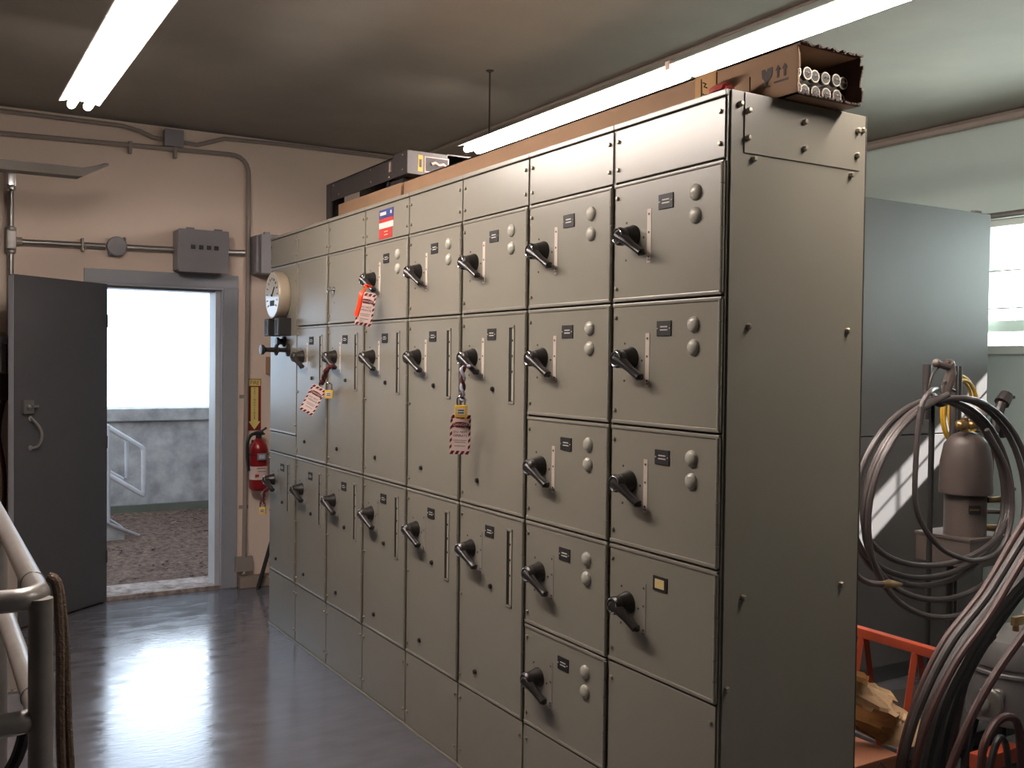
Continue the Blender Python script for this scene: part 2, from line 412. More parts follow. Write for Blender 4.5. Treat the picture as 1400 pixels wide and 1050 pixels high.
def slot_fn(b):
    b.b2((-.0008, -.016, -.135), (.0005, .016, .135), 0, 1)
    b.b2((-.0035, -.0205, -.139), (.001, -.0145, .139), .0008, 3); b.b2((-.0035, .0145, -.139), (.001, .0205, .139), .0008, 3)
    b.b2((-.0035, -.0205, .131), (.001, .0205, .139), .0008, 3); b.b2((-.0035, -.0205, -.139), (.001, .0205, -.131), .0008, 3)
    b.b2((-.0016, -.0135, -.128), (-.0008, -.004, .128), 0, 2)
    for z in (.085, .03, -.025): b.b2((-.0022, -.011, z-.004), (-.0016, -.005, z+.004), 0, 1)
def door(sec, k, i0, i1, kind, name='door'):
    h = ZS[i0]-(ZS[i1] if i1 is not None else 0.012)
    d = part(name, door_mesh(h), M_MCC, sec, (0, 0, ZS[i0]), key=('door', round(h, 4)))
    A = lambda n, fn, m, y, z, key: part(n, fn, m, d, (0, y, z), key=key)
    if kind != 'plain':
        part('hinge', lambda b: [b.cyl((-.004, .007, -h+GAP+.006+(h-2*GAP-.012)*q/6+.0006), (-.004, .007, -h+GAP+.006+(h-2*GAP-.012)*(q+1)/6-.0012), .0062, seg=10) for q in range(6)], M_HING, d, key=('hg', round(h, 4)))
    for z in ((-.045, -h+.042) if h < .5 else (-.045, -h*.5, -h+.042)):
        A('screw', screw_fn, M_SCREW, .460, z, 'screw')
    if kind in ('sq', 'sqy', 'tall', 'hlow'):
        hy_ = .385 if kind != 'hlow' else .40
        hd = A('rotary_handle', handle_fn, M_BLK, hy_, -.165, 'handle')
        A('handle_ring', ring_fn, M_CHR, hy_, -.165, 'hring')
        A('nameplate', plate2_fn if kind == 'sqy' else plate_fn, [M_BLKR, M_NPY if kind == 'sqy' else M_NPW], .237 if kind != 'tall' else .246, -.081, 'np'+('y' if kind == 'sqy' else ''))
        for y, z in ((.416, -.122), (.417, -.232), (.335, -.172)): A('pilot_hole', hole_fn, M_DOT, y, z, 'hole')
        low = ZS[i0] < 1.1
        A('position_strip', strip_fn, [M_STRIPM if low else M_STRIP, M_DOT], .310, -.170, 'strip%d' % low)
    if kind == 'sq':
        for z in (-.073, -.135): A('blank_plug', plug_fn, M_PLUG, .114, z, 'plug')
    if kind in ('tall', 'hlow'):
        A('indicator_slot', slot_fn, [M_MCC, M_SLOT, M_SLOTI, M_PLUG], .105 if kind == 'tall' else .135, -.19, 'slot')
        A('door_knob', knob_fn, M_BLK, .234, -.28, 'knob'); A('door_knob', knob_fn, M_BLK, .342, -.625, 'knob')
    return d
for k in range(8):
    s = thing('control_cabinet', labels[k], 'control cabinet', (0, W*k, 0), 'control cabinets bolted together in one long row')
    def f(b):
        b.b2((.014, .001, .02), (D-.004, W-.001, H-.002)); b.b2((.03, .004, 0), (D-.004, W-.004, .02))
    part('carcass', f, M_MCCD, s, key='carcass', smooth=False)
    def f(b):
        b.b2((.0, .001, H-.006), (D, W-.001, H), .0015); b.b2((-.004, .001, H-.016), (.012, W-.001, H), .002)
        b.b2((-.006, 0.001, 0), (.03, W-.001, .01), .002); b.b2((D-.004, .001, 0), (D, W-.001, H))
        b.b2((.005, 0.0005, .01), (.02, .0048, H-.006)); b.b2((.005, W-.0048, .01), (.02, W-.0005, H-.006))
    part('frame', f, M_MCC, s, key='mccframe')
    tp = part('top_panel', lambda b: b.b2((0, .006, ZS[0]+GAP), (.018, W-.006, H-.02), .002), M_MCC, s, key='toppanel')
    for y in (.022, W-.022):
        for z in (ZS[0]+.04, H-.055): part('screw', screw_fn, M_SCREW, tp, (0, y, z), key='screw')
    zb = {0: 4}.get(k, 5)
    bp = part('bottom_panel', (lambda b: b.b2((0, .006, .013), (.018, W-.006, ZS[zb]-GAP), .003)), M_MCC, s, key=('bot', zb))
    for y in (.022, W-.022):
        for z in ((.07, ZS[zb]-.05)): part('screw', screw_fn, M_SCREW, bp, (0, y, z), key='screw')
    if k == 0:
        for i in range(3): door(s, k, i, i+1, 'sq')
        door(s, k, 3, 4, 'sqy')
        sp = part('side_panel', lambda b: b.b2((.012, -.005, .006), (D, .0, H-.001), .0015), M_MCC, s)
        cp = part('cover_plate', lambda b: b.b2((.056, -.0085, 2.126), (.503, -.004, H-.003), .001), M_MCC, sp)
        def bolt(b): b.lathe([(.0085, 0), (.0085, .007), (.006, .011), (0, .012)], (0, 0, 0), (0, -1, 0), 6)
        for x, z in ((.066, 2.236), (.066, 2.165), (.274, 2.234), (.276, 2.163), (.489, 2.238), (.488, 2.168)): part('bolt', bolt, M_SCREW, cp, (x, -.0085, z), key='bolt')
        for x, z in ((.040, 2.25), (.513, 2.242), (.091, 2.113), (.468, 2.111), (.083, 1.673), (.465, 1.671), (.078, .955), (.458, .95)): part('bolt', bolt, M_SCREW, sp, (x, -.005, z), key='bolt')
        part('bolt', bolt, M_SCREW, sp, (.026, -.005, .718), key='bolt')
        part('edge_seam', lambda b: b.b2((D-.001, -.006, .004), (D+.003, -.001, H-.001)), M_MCCD, sp)
    elif k == 1:
        for i in range(5): door(s, k, i, i+1, 'sq')
    elif k in (2, 3, 4):
        door(s, k, 0, 1, 'sq'); door(s, k, 1, 3, 'tall'); door(s, k, 3, 5, 'tall')
        if k == 4:
            def f(b):
                b.b2((-.0015, -.077, .025), (0, .077, .064), 0, 0); b.b2((-.0015, -.077, .006), (0, .077, .024), 0, 1)
                b.b2((-.0015, -.077, -.020), (0, .077, .006), 0, 2); b.b2((-.0015, -.066, -.066), (0, .077, -.021), 0, 1)
                for y0, y1, z in ((.0, .066, .046), (-.06, -.045, .046)): b.b2((-.002, y0, z-.007), (-.0015, y1, z+.007), 0, 2)
                for z, w_ in ((-.036, .02), (-.05, .02)): b.b2((-.002, -w_, z-.002), (-.0015, w_, z+.002), 0, 3)
            o = part('warning_label', f, [M_BLUE, M_RED, M_TAGW, M_NPY], tp, (-.0005, .24, 2.183)); o['label'] = 'blue, white and red sticker'
    elif k == 5:
        d = door(s, k, 0, 1, 'blank'); door(s, k, 1, 3, 'tall'); door(s, k, 3, 5, 'tall')
        part('turn_knob', lambda b: b.lathe([(.017, 0), (.017, .003), (.007, .006), (.007, .016), (.015, .022), (.015, .034), (0, .037)], (0, 0, 0), (-1, 0, 0), 18), M_CHR, d, (0, .40, -.185))
        part('keyhole', hole_fn, M_DOT, d, (0, .395, -.25), key='hole')
    elif k == 6:
        door(s, k, 0, 1, 'blank'); door(s, k, 1, 3, 'tall'); door(s, k, 3, 5, 'tall')
    else:
        h = ZS[0]-1.145
        d = part('meter_door', door_mesh(h), M_MCC, s, (0, 0, ZS[0]))
        b_ = part('filler_panel', lambda b: b.b2((0, .006, ZS[3]+GAP), (.018, W-.006, 1.143), .003), M_MCC, s)
        for z in (-.1, -.5, -.9): part('screw', screw_fn, M_SCREW, d, (0, .018, z), key='screw')
        g = part('round_meter', lambda b: b.lathe([(.125, 0), (.134, .012), (.136, .055), (.128, .068), (.120, .066)], (0, 0, 0), (-1, 0, 0), 40), M_DIALR, d, (0, .235, -.175))
        def f(b):
            b.lathe([(.121, .064), (.121, .0665), (0, .0667)], (0, .235, -.175), (-1, 0, 0), 40, 0)
            for q in range(13):
                a = math.radians(-40+q*260/12); c, s_ = math.cos(a), math.sin(a)
                b.tube([(-.068, .235-.085*c, -.175+.085*s_), (-.068, .235-.1*c, -.175+.1*s_)], .0022, 5, 1)
            b.tube([(-.069, .235, -.175), (-.069, .19, -.13)], .003, 5, 1); b.b2((-.069, .20, -.235), (-.0675, .27, -.205), 0, 1); b.ball((-.068, .235, -.175), .008, mi=1, seg=8)
        part('dial', f, [M_DIAL, M_BLKR], d)
        for y in (.33, .14):
            def f(b):
                b.b2((-.07, -.045, -.05), (0, .045, .05), .004, 0); b.b2((-.073, -.028, -.042), (-.07, .03, .042), .001, 1); b.b2((-.0745, .002, .005), (-.073, .008, .038), 0, 0)
            part('relay_block', f, [M_BLKR, M_DIAL], d, (0, y, -.355), key='relay')  # doorway reflection on the faces and unlit sides put into the colours
        def f(b): b.lathe([(.032, 0), (.03, .008), (.017, .014), (.017, .03), (.024, .034), (.024, .05), (0, .052)], (0, 0, 0), (-1, 0, 0), 20)
        part('selector_knob', f, M_BLK, d, (0, .215, -.437))
        part('t_handle', lambda b: b.lathe([(.036, 0), (.036, .010), (.014, .018), (.012, .05), (.016, .06), (.032, .068), (.032, .076), (.014, .084), (.012, .125), (.016, .135), (.028, .145), (.028, .16), (.0, .162)], (0, 0, 0), (-1, 0, 0), 20), M_BLK, d, (0, .14, -.485))
        door(s, k, 3, 5, 'hlow')
# ------------------------------------------------------------------ things on the cabinets
CX0, CX1, CZ0, CZ1 = .19, .43, H+.001, 2.424
ct = thing('lamp_tube_carton', 'long brown cardboard carton with torn open end showing lamp tubes, on the near cabinets', 'cardboard box', (CX0, -.06, CZ0))
def f(b):
    t = .005; Lc = 2.46; w = CX1-CX0; h = CZ1-CZ0
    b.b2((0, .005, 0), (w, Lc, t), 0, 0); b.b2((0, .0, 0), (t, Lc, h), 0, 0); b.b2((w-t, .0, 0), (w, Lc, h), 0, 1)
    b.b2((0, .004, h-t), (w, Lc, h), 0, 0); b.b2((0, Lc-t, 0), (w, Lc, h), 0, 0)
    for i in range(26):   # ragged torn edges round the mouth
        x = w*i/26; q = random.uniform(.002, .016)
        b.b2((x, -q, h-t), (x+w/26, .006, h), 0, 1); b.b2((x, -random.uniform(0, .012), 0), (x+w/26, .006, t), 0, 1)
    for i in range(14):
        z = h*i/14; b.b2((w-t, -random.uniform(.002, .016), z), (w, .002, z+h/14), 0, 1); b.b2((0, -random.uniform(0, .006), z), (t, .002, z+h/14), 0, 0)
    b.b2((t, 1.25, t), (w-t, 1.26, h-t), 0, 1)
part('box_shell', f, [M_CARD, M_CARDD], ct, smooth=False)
def f(b):
    o, U, Vv, d = V((-.0008, 0, 0)), (0, -1, 0), (0, 0, 1), (-.0006, 0, 0)
    def poly(p): b.prism(p, o, U, Vv, d)
    def sh(p, y, z): poly([(a-y, c+z) for a, c in p])
    for y in (.044, .068):   # two arrows pointing up
        sh([(-.0035, 0), (.0035, 0), (.0035, .020), (.0095, .020), (0, .034), (-.0095, .020), (-.0035, .020)], y, .058)
    sh([(-.026, -.005), (.026, -.005), (.026, 0), (-.026, 0)], .056, .050)
    # broken glass sign
    sh([(-.020, .036), (-.007, .036), (-.002, .027), (.002, .036), (.020, .036), (.018, .014), (.004, .0), (.003, -.008), (.013, -.012), (.013, -.015), (-.013, -.015), (-.013, -.012), (-.003, -.008), (-.004, .0), (-.018, .014)], .108, .055)
part('printed_signs', f, M_INK, ct)
def tube_lamp(b):
    b.lathe([(.0165, .016), (.0175, .03), (.0175, 1.18), (.012, 1.2)], (0, 0, 0), (0, 1, 0), 18, 0)
    b.lathe([(.0165, .004), (.0165, .03), (.016, .032)], (0, 0, 0), (0, 1, 0), 18, 2)
    b.tube(arc((0, .003, 0), .0155, 0, 2*PI*19/20, 19, (1, 0, 0), (0, 0, 1)), .0022, 6, 1, closed=True)
    b.lathe([(.0135, .001), (.0135, .004), (0, .004)], (0, 0, 0), (0, 1, 0), 14, 2)
    for x in (-.006, .006): b.cyl((x, .004, 0), (x, -.006, 0), .0015, seg=6, mi=1)
M_TUBEOFF = mat('tube_glass', rgb(222, 220, 214), .3); M_CAPM = mat('tube_cap', rgb(214, 206, 188), .3, .3)
ords = ['first', 'second', 'third', 'fourth', 'fifth', 'sixth']
for j in range(2):
    for i in range(6):
        x = CX0+.024+i*.0385; z = CZ0+.006+.0185+j*.044
        o = part('lamp_tube', tube_lamp, [M_TUBEOFF, M_CAPM, M_BLKR], None, (x, -.040+.003*((i*3+j) % 4)+(.012 if i > 4 else 0), z), key='ltube')
        tag(o, '%s lamp tube from the left in the %s row inside the torn carton' % (ords[i], 'upper' if j else 'lower'), 'lamp tube', 'lamp tubes in the torn carton')
solid('spare_carton', lambda b: (b.b2((0, 0, 0), (.24, .82, .137), .003), b.b2((-.001, .0, .05), (.0, .3, .058), 0, 0)), M_CARD, 'shorter brown cardboard carton at the far end of the long one, under the dark housing', 'cardboard box', loc=(CX0, 2.43, CZ0))
# cardboard scraps
def f(b):
    b.b2((0, 0, 0), (.006, .088, .112), .0008, 0)
    for z, p in ((.088, [(0, 0), (.012, .006), (.004, .012), (.016, .018)]), (.056, [(0, 0), (.01, .008), (0, .014), (.018, .016), (.012, .004)]), (.022, [(0, 0), (.014, .004), (.002, .012), (.015, .02)])):
        b.tube([(-.001, .052-q[0], z-q[1]) for q in p], .0022, 5, 1)
    b.tube([(-.001, .06, .10), (-.001, .058, .012)], .0014, 5, 1)
solid('cardboard_flap', f, [mat('cardboard_light', rgb(190, 146, 96), .8, var=.06), M_INK], 'pale cardboard scrap with dark scribbled marks standing before the long carton', 'cardboard scrap', loc=(.13, .185, H+.001))
solid('cardboard_scrap', lambda b: b.prism([(0, 0), (.09, 0), (.075, .052), (.0, .07)], (0, 0, 0), (0, 1, 0), (0, 0, 1), (.005, 0, 0)), M_CARD, 'small blank cardboard scrap standing by the near corner of the cabinet top', 'cardboard scrap', loc=(.15, .075, H+.001))
solid('orange_cloth', lambda b: b.tube(spline([(0, 0, .014), (.015, .03, .034), (.005, .07, .030), (.02, .11, .014)], 5), [.013]*5+[.022]*6+[.013]*5, 8, flat=[.7]*16), M_RED, 'crumpled red cloth on the cabinet top between two cardboard scraps', 'cloth', loc=(.07, .06, H+.0005))
# dark housing lying on the cartons
hs = thing('metal_housing', 'long dark grey sheet-metal housing with stickers lying on top of the cartons', 'metal housing', (.20, 2.37, CZ1))
def f(b):
    z0, z1 = .036, .138
    b.b2((0, .16, z0), (.006, 1.09, z1), 0); b.b2((.20, .16, z0), (.206, 1.09, z1), 0); b.b2((0, .16, z1-.006), (.206, 1.09, z1), 0)
part('channel', f, M_DKM, hs)
part('end_box', lambda b: b.b2((-.006, 0, .034), (.32, .17, .146), .003), M_DKM, hs)
part('corner_plate', lambda b: b.b2((.206, .0, .02), (.34, .012, .15), .002), M_DKM, hs)
def f(b): b.b2((-.002, 1.02, CZ0-CZ1+.0), (.012, 1.09, .138), .002); b.b2((-.002, 1.07, CZ0-CZ1), (.1, 1.09, .138), .002)
part('end_leg', f, M_DKM, hs)
part('inner_bracket', lambda b: (b.b2((.01, .25, .012), (.19, .27, .036)), b.b2((.02, .1, .001), (.19, .3, .03))), M_BLKR, hs)
part('yellow_sticker', lambda b: (b.b2((.05, -.0015, .05), (.075, 0, .128), 0, 0), b.b2((.056, -.002, .07), (.069, -.0015, .108), 0, 1)), [M_YELH, M_BLKR], hs)
def f(b):
    b.b2((.085, -.0015, .05), (.215, 0, .125), 0, 1); b.b2((.09, -.002, .055), (.21, -.0015, .12), 0, 0)
    b.tube([(.12, -.003, .09), (.14, -.003, .098), (.16, -.003, .088), (.185, -.003, .095), (.2, -.003, .082)], .008, 6, 1)
part('picture_sticker', f, [M_BLKR, mat('sticker_pink', rgb(190, 158, 150), .5)], hs)
part('side_sticker', lambda b: b.b2((-.0075, .19, .07), (-.0005, .21, .12)), mat('sticker_pink2', rgb(150, 128, 120), .6), hs)
for y, z in ((.05, .13), (.05, .06), (.22, .05), (.45, .06), (.45, .12), (.9, .06), (.98, .12)): part('rivet', lambda b: b.ball((0, 0, 0), .005, seg=8), M_SCREW, hs, (-.006 if y < .17 else 0, y, z), key='rivet')
sb = thing('support_bracket', 'dark steel bracket with bright bolts on the cabinet top by the light end', 'bracket', (.44, 2.2, H))
part('plate', lambda b: (b.b2((0, 0, 0), (.06, .18, .008)), b.b2((0, .0, .0), (.012, .03, .235), .001), b.b2((0, -.1, .22), (.06, .13, .24), .002)), M_DKM, sb)
for y in (-.07, .0, .1): part('bolt', lambda b: b.ball((0, 0, 0), .011, seg=8), M_CHR, sb, (-.002, y, .232), key='brbolt')

# ------------------------------------------------------------------ lock-out tags, padlocks, straps
CD = V((-.52, -.855, 0)).normalized()       # a tag turned towards the aisle
def lockout_tag(center, tilt, label):
    rx = V((-CD.y, CD.x, 0)); up = V((0, 0, 1))
    U = rx*math.cos(tilt)-up*math.sin(tilt); Vv = up*math.cos(tilt)+rx*math.sin(tilt)
    w, h = .038, .075
    t = thing('danger_tag', label, 'tag', center, 'striped danger tags hanging on handles')
    def f(b):
        b.prism([(-w+.008, h), (w-.008, h), (w, h-.008), (w, -h), (-w, -h), (-w, h-.008)], (0, 0, 0), U, Vv, -CD*.0012)
    part('card', f, M_TAGW, t)
    def f(b):
        def s4(p): b.prism(p, CD*.0003, U, Vv, CD*.0003)
        n = 4; bw = .013
        for i in range(n):
            x = -w+2*w*(i+.05)/n; x2 = x+.0115
            for z in (h-bw-.004, -h, h*.30):
                if z > 0 and z < h*.5: s4([(x, z+.002), (x2, z+.002), (min(w, x2+.006), z+.009), (min(w, x+.006), z+.009)])
                else: s4([(x, z), (x2, z), (min(w, x2+.007), z+bw), (min(w, x+.007), z+bw)])
        for i in range(7):
            z = -h+.018+i*.024
            if z > h*.8: continue
            for x in (-w, w-.008): s4([(x, z), (x+.008, z+.008), (x+.008, z+.020), (x, z+.012)])
    part('stripes', f, M_DRED, t)
    def f(b):
        pts = [(.031*math.cos(a), .035+.0105*math.sin(a)) for a in [2*PI*i/24 for i in range(24)]]
        b.prism(pts, CD*.0006, U, Vv, CD*.0004)
    part('danger_oval', f, M_DRED, t)
    def f(b):
        b.text('DANGER', CD*.0012+Vv*.035, U, Vv, .0135, 0)
        b.text('DO NOT', CD*.0008+Vv*.008, U, Vv, .0125, 1); b.text('OPERATE', CD*.0008-Vv*.006, U, Vv, .0125, 1)
        for z, ww in ((-.024, .024), (-.031, .021), (-.045, .02)): b.prism([(-ww, z), (ww, z), (ww, z+.0022), (-ww, z+.0022)], CD*.0006, U, Vv, CD*.0002, 2)
    part('lettering', f, [M_TAGW, M_BLKR, mat('grey_print', rgb(120, 108, 108), .6)], t, smooth=False, recalc=False)
    part('eyelet', lambda b: b.tube(arc(Vv*(h-.012), .005, 0, 2*PI*11/12, 11, U, Vv), .0016, 6, closed=True), M_BRASS, t)
    return t
def padlock(c, label, sc=1):
    rx = V((-CD.y, CD.x, 0)); up = V((0, 0, 1)); R3 = Matrix((rx, -CD, up)).transposed()
    t = thing('padlock', label, 'padlock', c, 'yellow padlocks hanging on handles')
    part('lock_body', lambda b: b.box((0, 0, 0), (.046*sc, .02, .046*sc), R3, .003), M_YEL, t)
    part('shackle', lambda b: b.tube([-rx*.014-up*(-.02)]+arc(up*.042, .014, PI, 0, 10, rx, up)+[rx*.014+up*.02], .0035, 8), M_CHR, t)
    def f(b):
        b.box(CD*.0105, (.03*sc, .001, .024*sc), R3, 0, 0)
        for z in (-.005, .004): b.box(CD*.0112+up*z, (.022*sc, .0008, .004), R3, 0, 1)
    part('lock_label', f, [M_NPW, M_BLKR], t)
def strap(pts, rad, label, m, name='lockout_strap', twist=True):
    def f(b):
        p = spline(pts, 6)
        if twist:
            for ph in (0, PI):
                q = []
                for i, a in enumerate(p):
                    an = i*.9+ph; q.append(a+V((math.cos(an)*.006, math.sin(an)*.006, 0)))
                b.tube(q, rad, 7, 0 if ph == 0 else 1)
        else: b.tube(p, rad, 8, 0)
    return solid(name, f, m, label, 'strap', 'straps looped on handles')
lockout_tag((-.075, 1.305, 1.302), .03, 'upright striped danger tag hanging below a yellow padlock, widest seen of the three')
padlock((-.088, 1.276, 1.388), 'yellow padlock with a paper label just above the upright danger tag')
strap([(-.05, 1.275, 1.555), (-.085, 1.27, 1.545), (-.082, 1.275, 1.49), (-.078, 1.285, 1.44), (-.075, 1.282, 1.427)], .006, 'twisted red and silver strap hanging from a handle above the upright danger tag', [M_STRAP, M_STRAPB])
lockout_tag((-.075, 2.895, 1.368), .50, 'striped danger tag hanging tilted beside a padlock, left of the others')
padlock((-.05, 2.735, 1.40), 'yellow padlock half hidden behind the tilted danger tag', .9)
strap([(-.05, 2.685, 1.545), (-.075, 2.70, 1.52), (-.07, 2.76, 1.47), (-.07, 2.79, 1.45)], .009, 'dark red strap hanging from a handle down to the tilted danger tag', [M_STRAP, M_STRAP])
lockout_tag((-.075, 2.215, 1.80), .16, 'striped danger tag with an orange ribbon across it, highest of the tags')
solid('orange_ribbon', lambda b: (b.tube(spline([(-.085, 2.185, 1.895), (-.118, 2.160, 1.865), (-.122, 2.170, 1.82), (-.126, 2.200, 1.768)], 5), [.006]*4+[.013]*8+[.013]*4, 8, flat=[.5]*16), b.tube(spline([(-.05, 2.21, 1.90), (-.08, 2.205, 1.905), (-.085, 2.205, 1.895)], 4), .006, 8)), M_ORNG, 'bright orange ribbon tied to a handle and lying over a danger tag', 'ribbon')
padlock((-.085, 3.70, .695), 'small yellow padlock hanging low at the far cabinet edge below the extinguisher', .85)
strap([(-.05, 3.705, .82), (-.08, 3.71, .79), (-.085, 3.70, .735)], .008, 'dark red strap hanging low at the far cabinet above the small padlock', [M_STRAP, M_STRAP])

# ------------------------------------------------------------------ fluorescent fixtures
def fixture(x, y0, y1, label, z=2.7, rods=()):
    t = thing('strip_light', label, 'ceiling light', (x, y0, z), 'fluorescent strip lights')
    Lf = y1-y0; w = .088
    part('channel', lambda b: b.b2((-.03, 0.0, .029), (.03, Lf, .043), .003), M_REFL, t)
    def f(b):
        pr = [(-w, .018), (-w+.004, .016), (-.045, .028), (.045, .028), (w-.004, .016), (w, .018), (.046, .035), (-.046, .035)]
        b.prism(pr, (0, 0, 0), (1, 0, 0), (0, 0, 1), (0, Lf, 0))
    part('reflector', f, M_REFL, t)
    for xx in (-.034, .034):
        part('glow_tube', lambda b: b.lathe([(.006, .0), (.018, .004), (.019, .03), (.019, Lf-.03), (.018, Lf-.004), (.006, Lf)], (0, 0, 0), (0, 1, 0), 14), M_TUBE, t, (xx, 0, .006), key=('gt', round(Lf, 3)))
    for yy in rods:
        part('hanger_rod', lambda b: (b.cyl((0, 0, .042), (0, 0, ZC-z), .0045, seg=8), b.lathe([(.0, ZC-z-.001), (.022, ZC-z-.001), (.02, ZC-z-.005), (.006, ZC-z-.012)], (0, 0, 0), (0, 0, 1), 14)), M_ROD, t, (0, yy, 0), key='rod%.2f' % z)
    return t
fx1 = fixture(.76, 1.07, 2.77, 'hanging fluorescent strip light over the cabinets, farther of the two in line', rods=(1.515,))
fixture(.76, -.95, 1.04, 'hanging fluorescent strip light over the near end of the cabinets by the carton', rods=(.3, .7))
part('lamp_holder', lambda b: b.b2((-.085, -.029, .0), (.05, .0005, .034), .003), M_TAGW, fx1)
fixture(-1.165, .55, 2.95, 'hanging fluorescent strip light over the aisle at upper left', rods=(.35, .95))

# ceiling fan blade reaching in at upper left
fn = thing('ceiling_fan', 'grey metal fan blade with upturned tip reaching in from the left edge', 'ceiling fan', (-2.25, 4.05, 2.575))
part('down_rod', lambda b: b.cyl((0, 0, .05), (0, 0, ZC-2.575), .014, seg=10), M_ROD, fn)
part('hub', lambda b: b.lathe([(0, -.08), (.09, -.07), (.11, -.02), (.11, .03), (.06, .07), (0, .075)], (0, 0, 0)), M_DKM, fn)
M_FANB = mat('blade_metal', rgb(104, 98, 92), .6, .1)
for i in range(2):
    def f(b):
        a = i*PI; c, s_ = math.cos(a), math.sin(a)
        for q, (x0, z0, x1, z1) in enumerate(((.09, .0, 1.23, .0), (1.23, 0, 1.372, .085))):
            w0, w1 = (.12, .12) if q == 0 else (.12, .06); th = .014
            P = []
            for x, z, w, th in ((x0, z0, w0, .05), (x1, z1, w1, .05 if q == 0 else .012)):
                P += [(x, -w, z-.022), (x, w, z+.0), (x, w, z+.0+th), (x, -w, z-.022+th)]
            vs = [b.bm.verts.new((p[0]*c-p[1]*s_, p[0]*s_+p[1]*c, p[2])) for p in P]
            for ff in ((0, 1, 2, 3), (7, 6, 5, 4), (0, 4, 5, 1), (1, 5, 6, 2), (2, 6, 7, 3), (3, 7, 4, 0)): b.bm.faces.new([vs[j] for j in ff])
    part('blade', f, M_FANB, fn)

# ------------------------------------------------------------------ conduits and boxes on the back wall
yc = YB-.03
def pipe(pts, rad, m, label, name='conduit', group='conduits on the back wall', seg=10):
    return solid(name, lambda b: b.tube(pts, rad, seg), m, label, 'conduit', group)
def bend(p0, p1, p2, rr=.1, n=6):
    p0, p1, p2 = V(p0), V(p1), V(p2); a = (p0-p1).normalized(); c = (p2-p1).normalized()
    q = [];
    for i in range(n+1):
        t = i/n; q.append((p1+a*rr)*(1-t)**2+p1*2*t*(1-t)+(p1+c*rr)*t*t)
    return q
o = thing('conduit', 'thin grey conduit running under the ceiling then bending down right of the doorway', 'conduit', (0, 0, 0), 'conduits on the back wall')
part('pipe', lambda b: b.tube([(-3, yc, 2.9), (-1.36, yc, 2.914)]+bend((-.2, yc, 2.945), (.145, yc, 2.95), (.145, yc, 2.3), .13)+[(.145, yc, 2.2), (.128, yc, .09)], .016, 10), M_PIPED, o)
for z in (1.31, .55): part('pipe_strap', lambda b: b.b2((-.04, YB-.005, -.012), (.025, YB-.001, .012), .001), M_PIPED, o, (.138, 0, z), key='pstrap')
for x in (-.62, -.34): part('pipe_clip', lambda b: b.b2((-.01, YB-.05, -.05), (.01, YB-.001, .025), .002), M_PIPED, o, (x, 0, 2.93), key='pclip')
pipe([(-3, yc, 3.045), (-1.36, yc, 3.05), (-.66, yc, 3.05), (-.56, yc, 3.03), (-.48, yc, 3.0), (-.42, yc, 2.995)], .014, M_PIPED, 'thin conduit along the ceiling line, dipping to the small junction box from the left')
pipe([(-.29, yc, 2.99), (-.2, yc, 2.985), (-.1, yc, 3.02), (-.02, yc, 3.05), (.4, yc, 3.06), (XR-.05, yc, 3.06)], .014, M_PIPED, 'thin conduit along the ceiling line, leaving the small junction box to the right')
jb = thing('junction_box', 'small square grey junction box high on the wall just below the ceiling', 'junction box', (-.355, YB, 3.005))
part('box_body', lambda b: b.b2((-.058, -.07, -.052), (.058, 0, .052), .004), M_PIPED, jb)
part('cover', lambda b: b.b2((-.06, -.076, -.055), (.06, -.07, .055), .002), M_BOXG, jb)
t = thing('conduit', 'bright steel pipe crossing the wall from the left fitting to the round box', 'conduit', (0, 0, 0), 'conduits on the back wall')
part('pipe', lambda b: b.cyl((-1.243, yc, 2.268), (-.768, yc, 2.276), .019, seg=12), M_PIPE, t)
part('pipe_clip', lambda b: (b.b2((-.911, YB-.06, 2.235), (-.895, YB-.001, 2.315), .003)), M_PIPED, t)
pipe([(-.66, yc, 2.277), (-.35, yc, 2.282)], .019, M_PIPE, 'short steel pipe between the round box and the four-slot grey box')
pipe([(-.014, yc, 2.288), (.122, yc, 2.291)], .019, M_PIPE, 'short steel pipe between the two grey boxes above the doorway')
t = thing('conduit_riser', 'vertical steel pipe with bright fittings at the left edge above the open door', 'conduit', (-1.306, yc, 0))
part('pipe', lambda b: b.cyl((0, 0, .1), (0, 0, 2.72), .018, seg=12), M_PIPE, t)
def f(b): b.lathe([(.02, -.085), (.03, -.075), (.032, .075), (.02, .085)], (0, 0, 0), (0, 0, 1), 16); b.b2((-.028, -.05, -.06), (.028, -.02, .06), .01)
part('inspection_fitting', f, M_ALU, t, (0, 0, 2.275), key='fit'); part('inspection_fitting', f, M_CHR, t, (0, 0, 2.655))
part('side_hub', lambda b: b.cyl((.02, 0, 2.27), (.0615, 0, 2.27), .027, seg=14), M_PIPED, t)
solid('ceiling_raceway', lambda b: b.tube([(1.38, 4.7, ZC-.009), (1.38, -2.5, ZC-.009)], .0092, 10), M_PIPED, 'thin dark raceway along the ceiling beside the strip lights over the cabinets', 'conduit')
rb = thing('round_box', 'round grey conduit box on the wall above the open door', 'junction box', (-.702, YB, 2.278))
part('box_body', lambda b: b.lathe([(.058, 0), (.058, .05), (.05, .052)], (0, 0, 0), (0, -1, 0), 28), M_BOXG, rb)
part('cover', lambda b: b.lathe([(.062, .05), (.062, .056), (.055, .062), (0, .063)], (0, 0, 0), (0, -1, 0), 28), M_BOXG, rb)
for x, z in ((-.045, -.05), (.045, .05)): part('lug', lambda b: b.ball((0, -.05, 0), .012, seg=8), M_BOXG, rb, (x, 0, z), key='lug')
cb = thing('control_box', 'grey wall box with four small slots above the bright doorway', 'electrical box', (-.182, YB, 2.28))
part('box_body', lambda b: b.b2((-.165, -.15, -.135), (.165, 0, .125), .004), M_BOXG, cb)
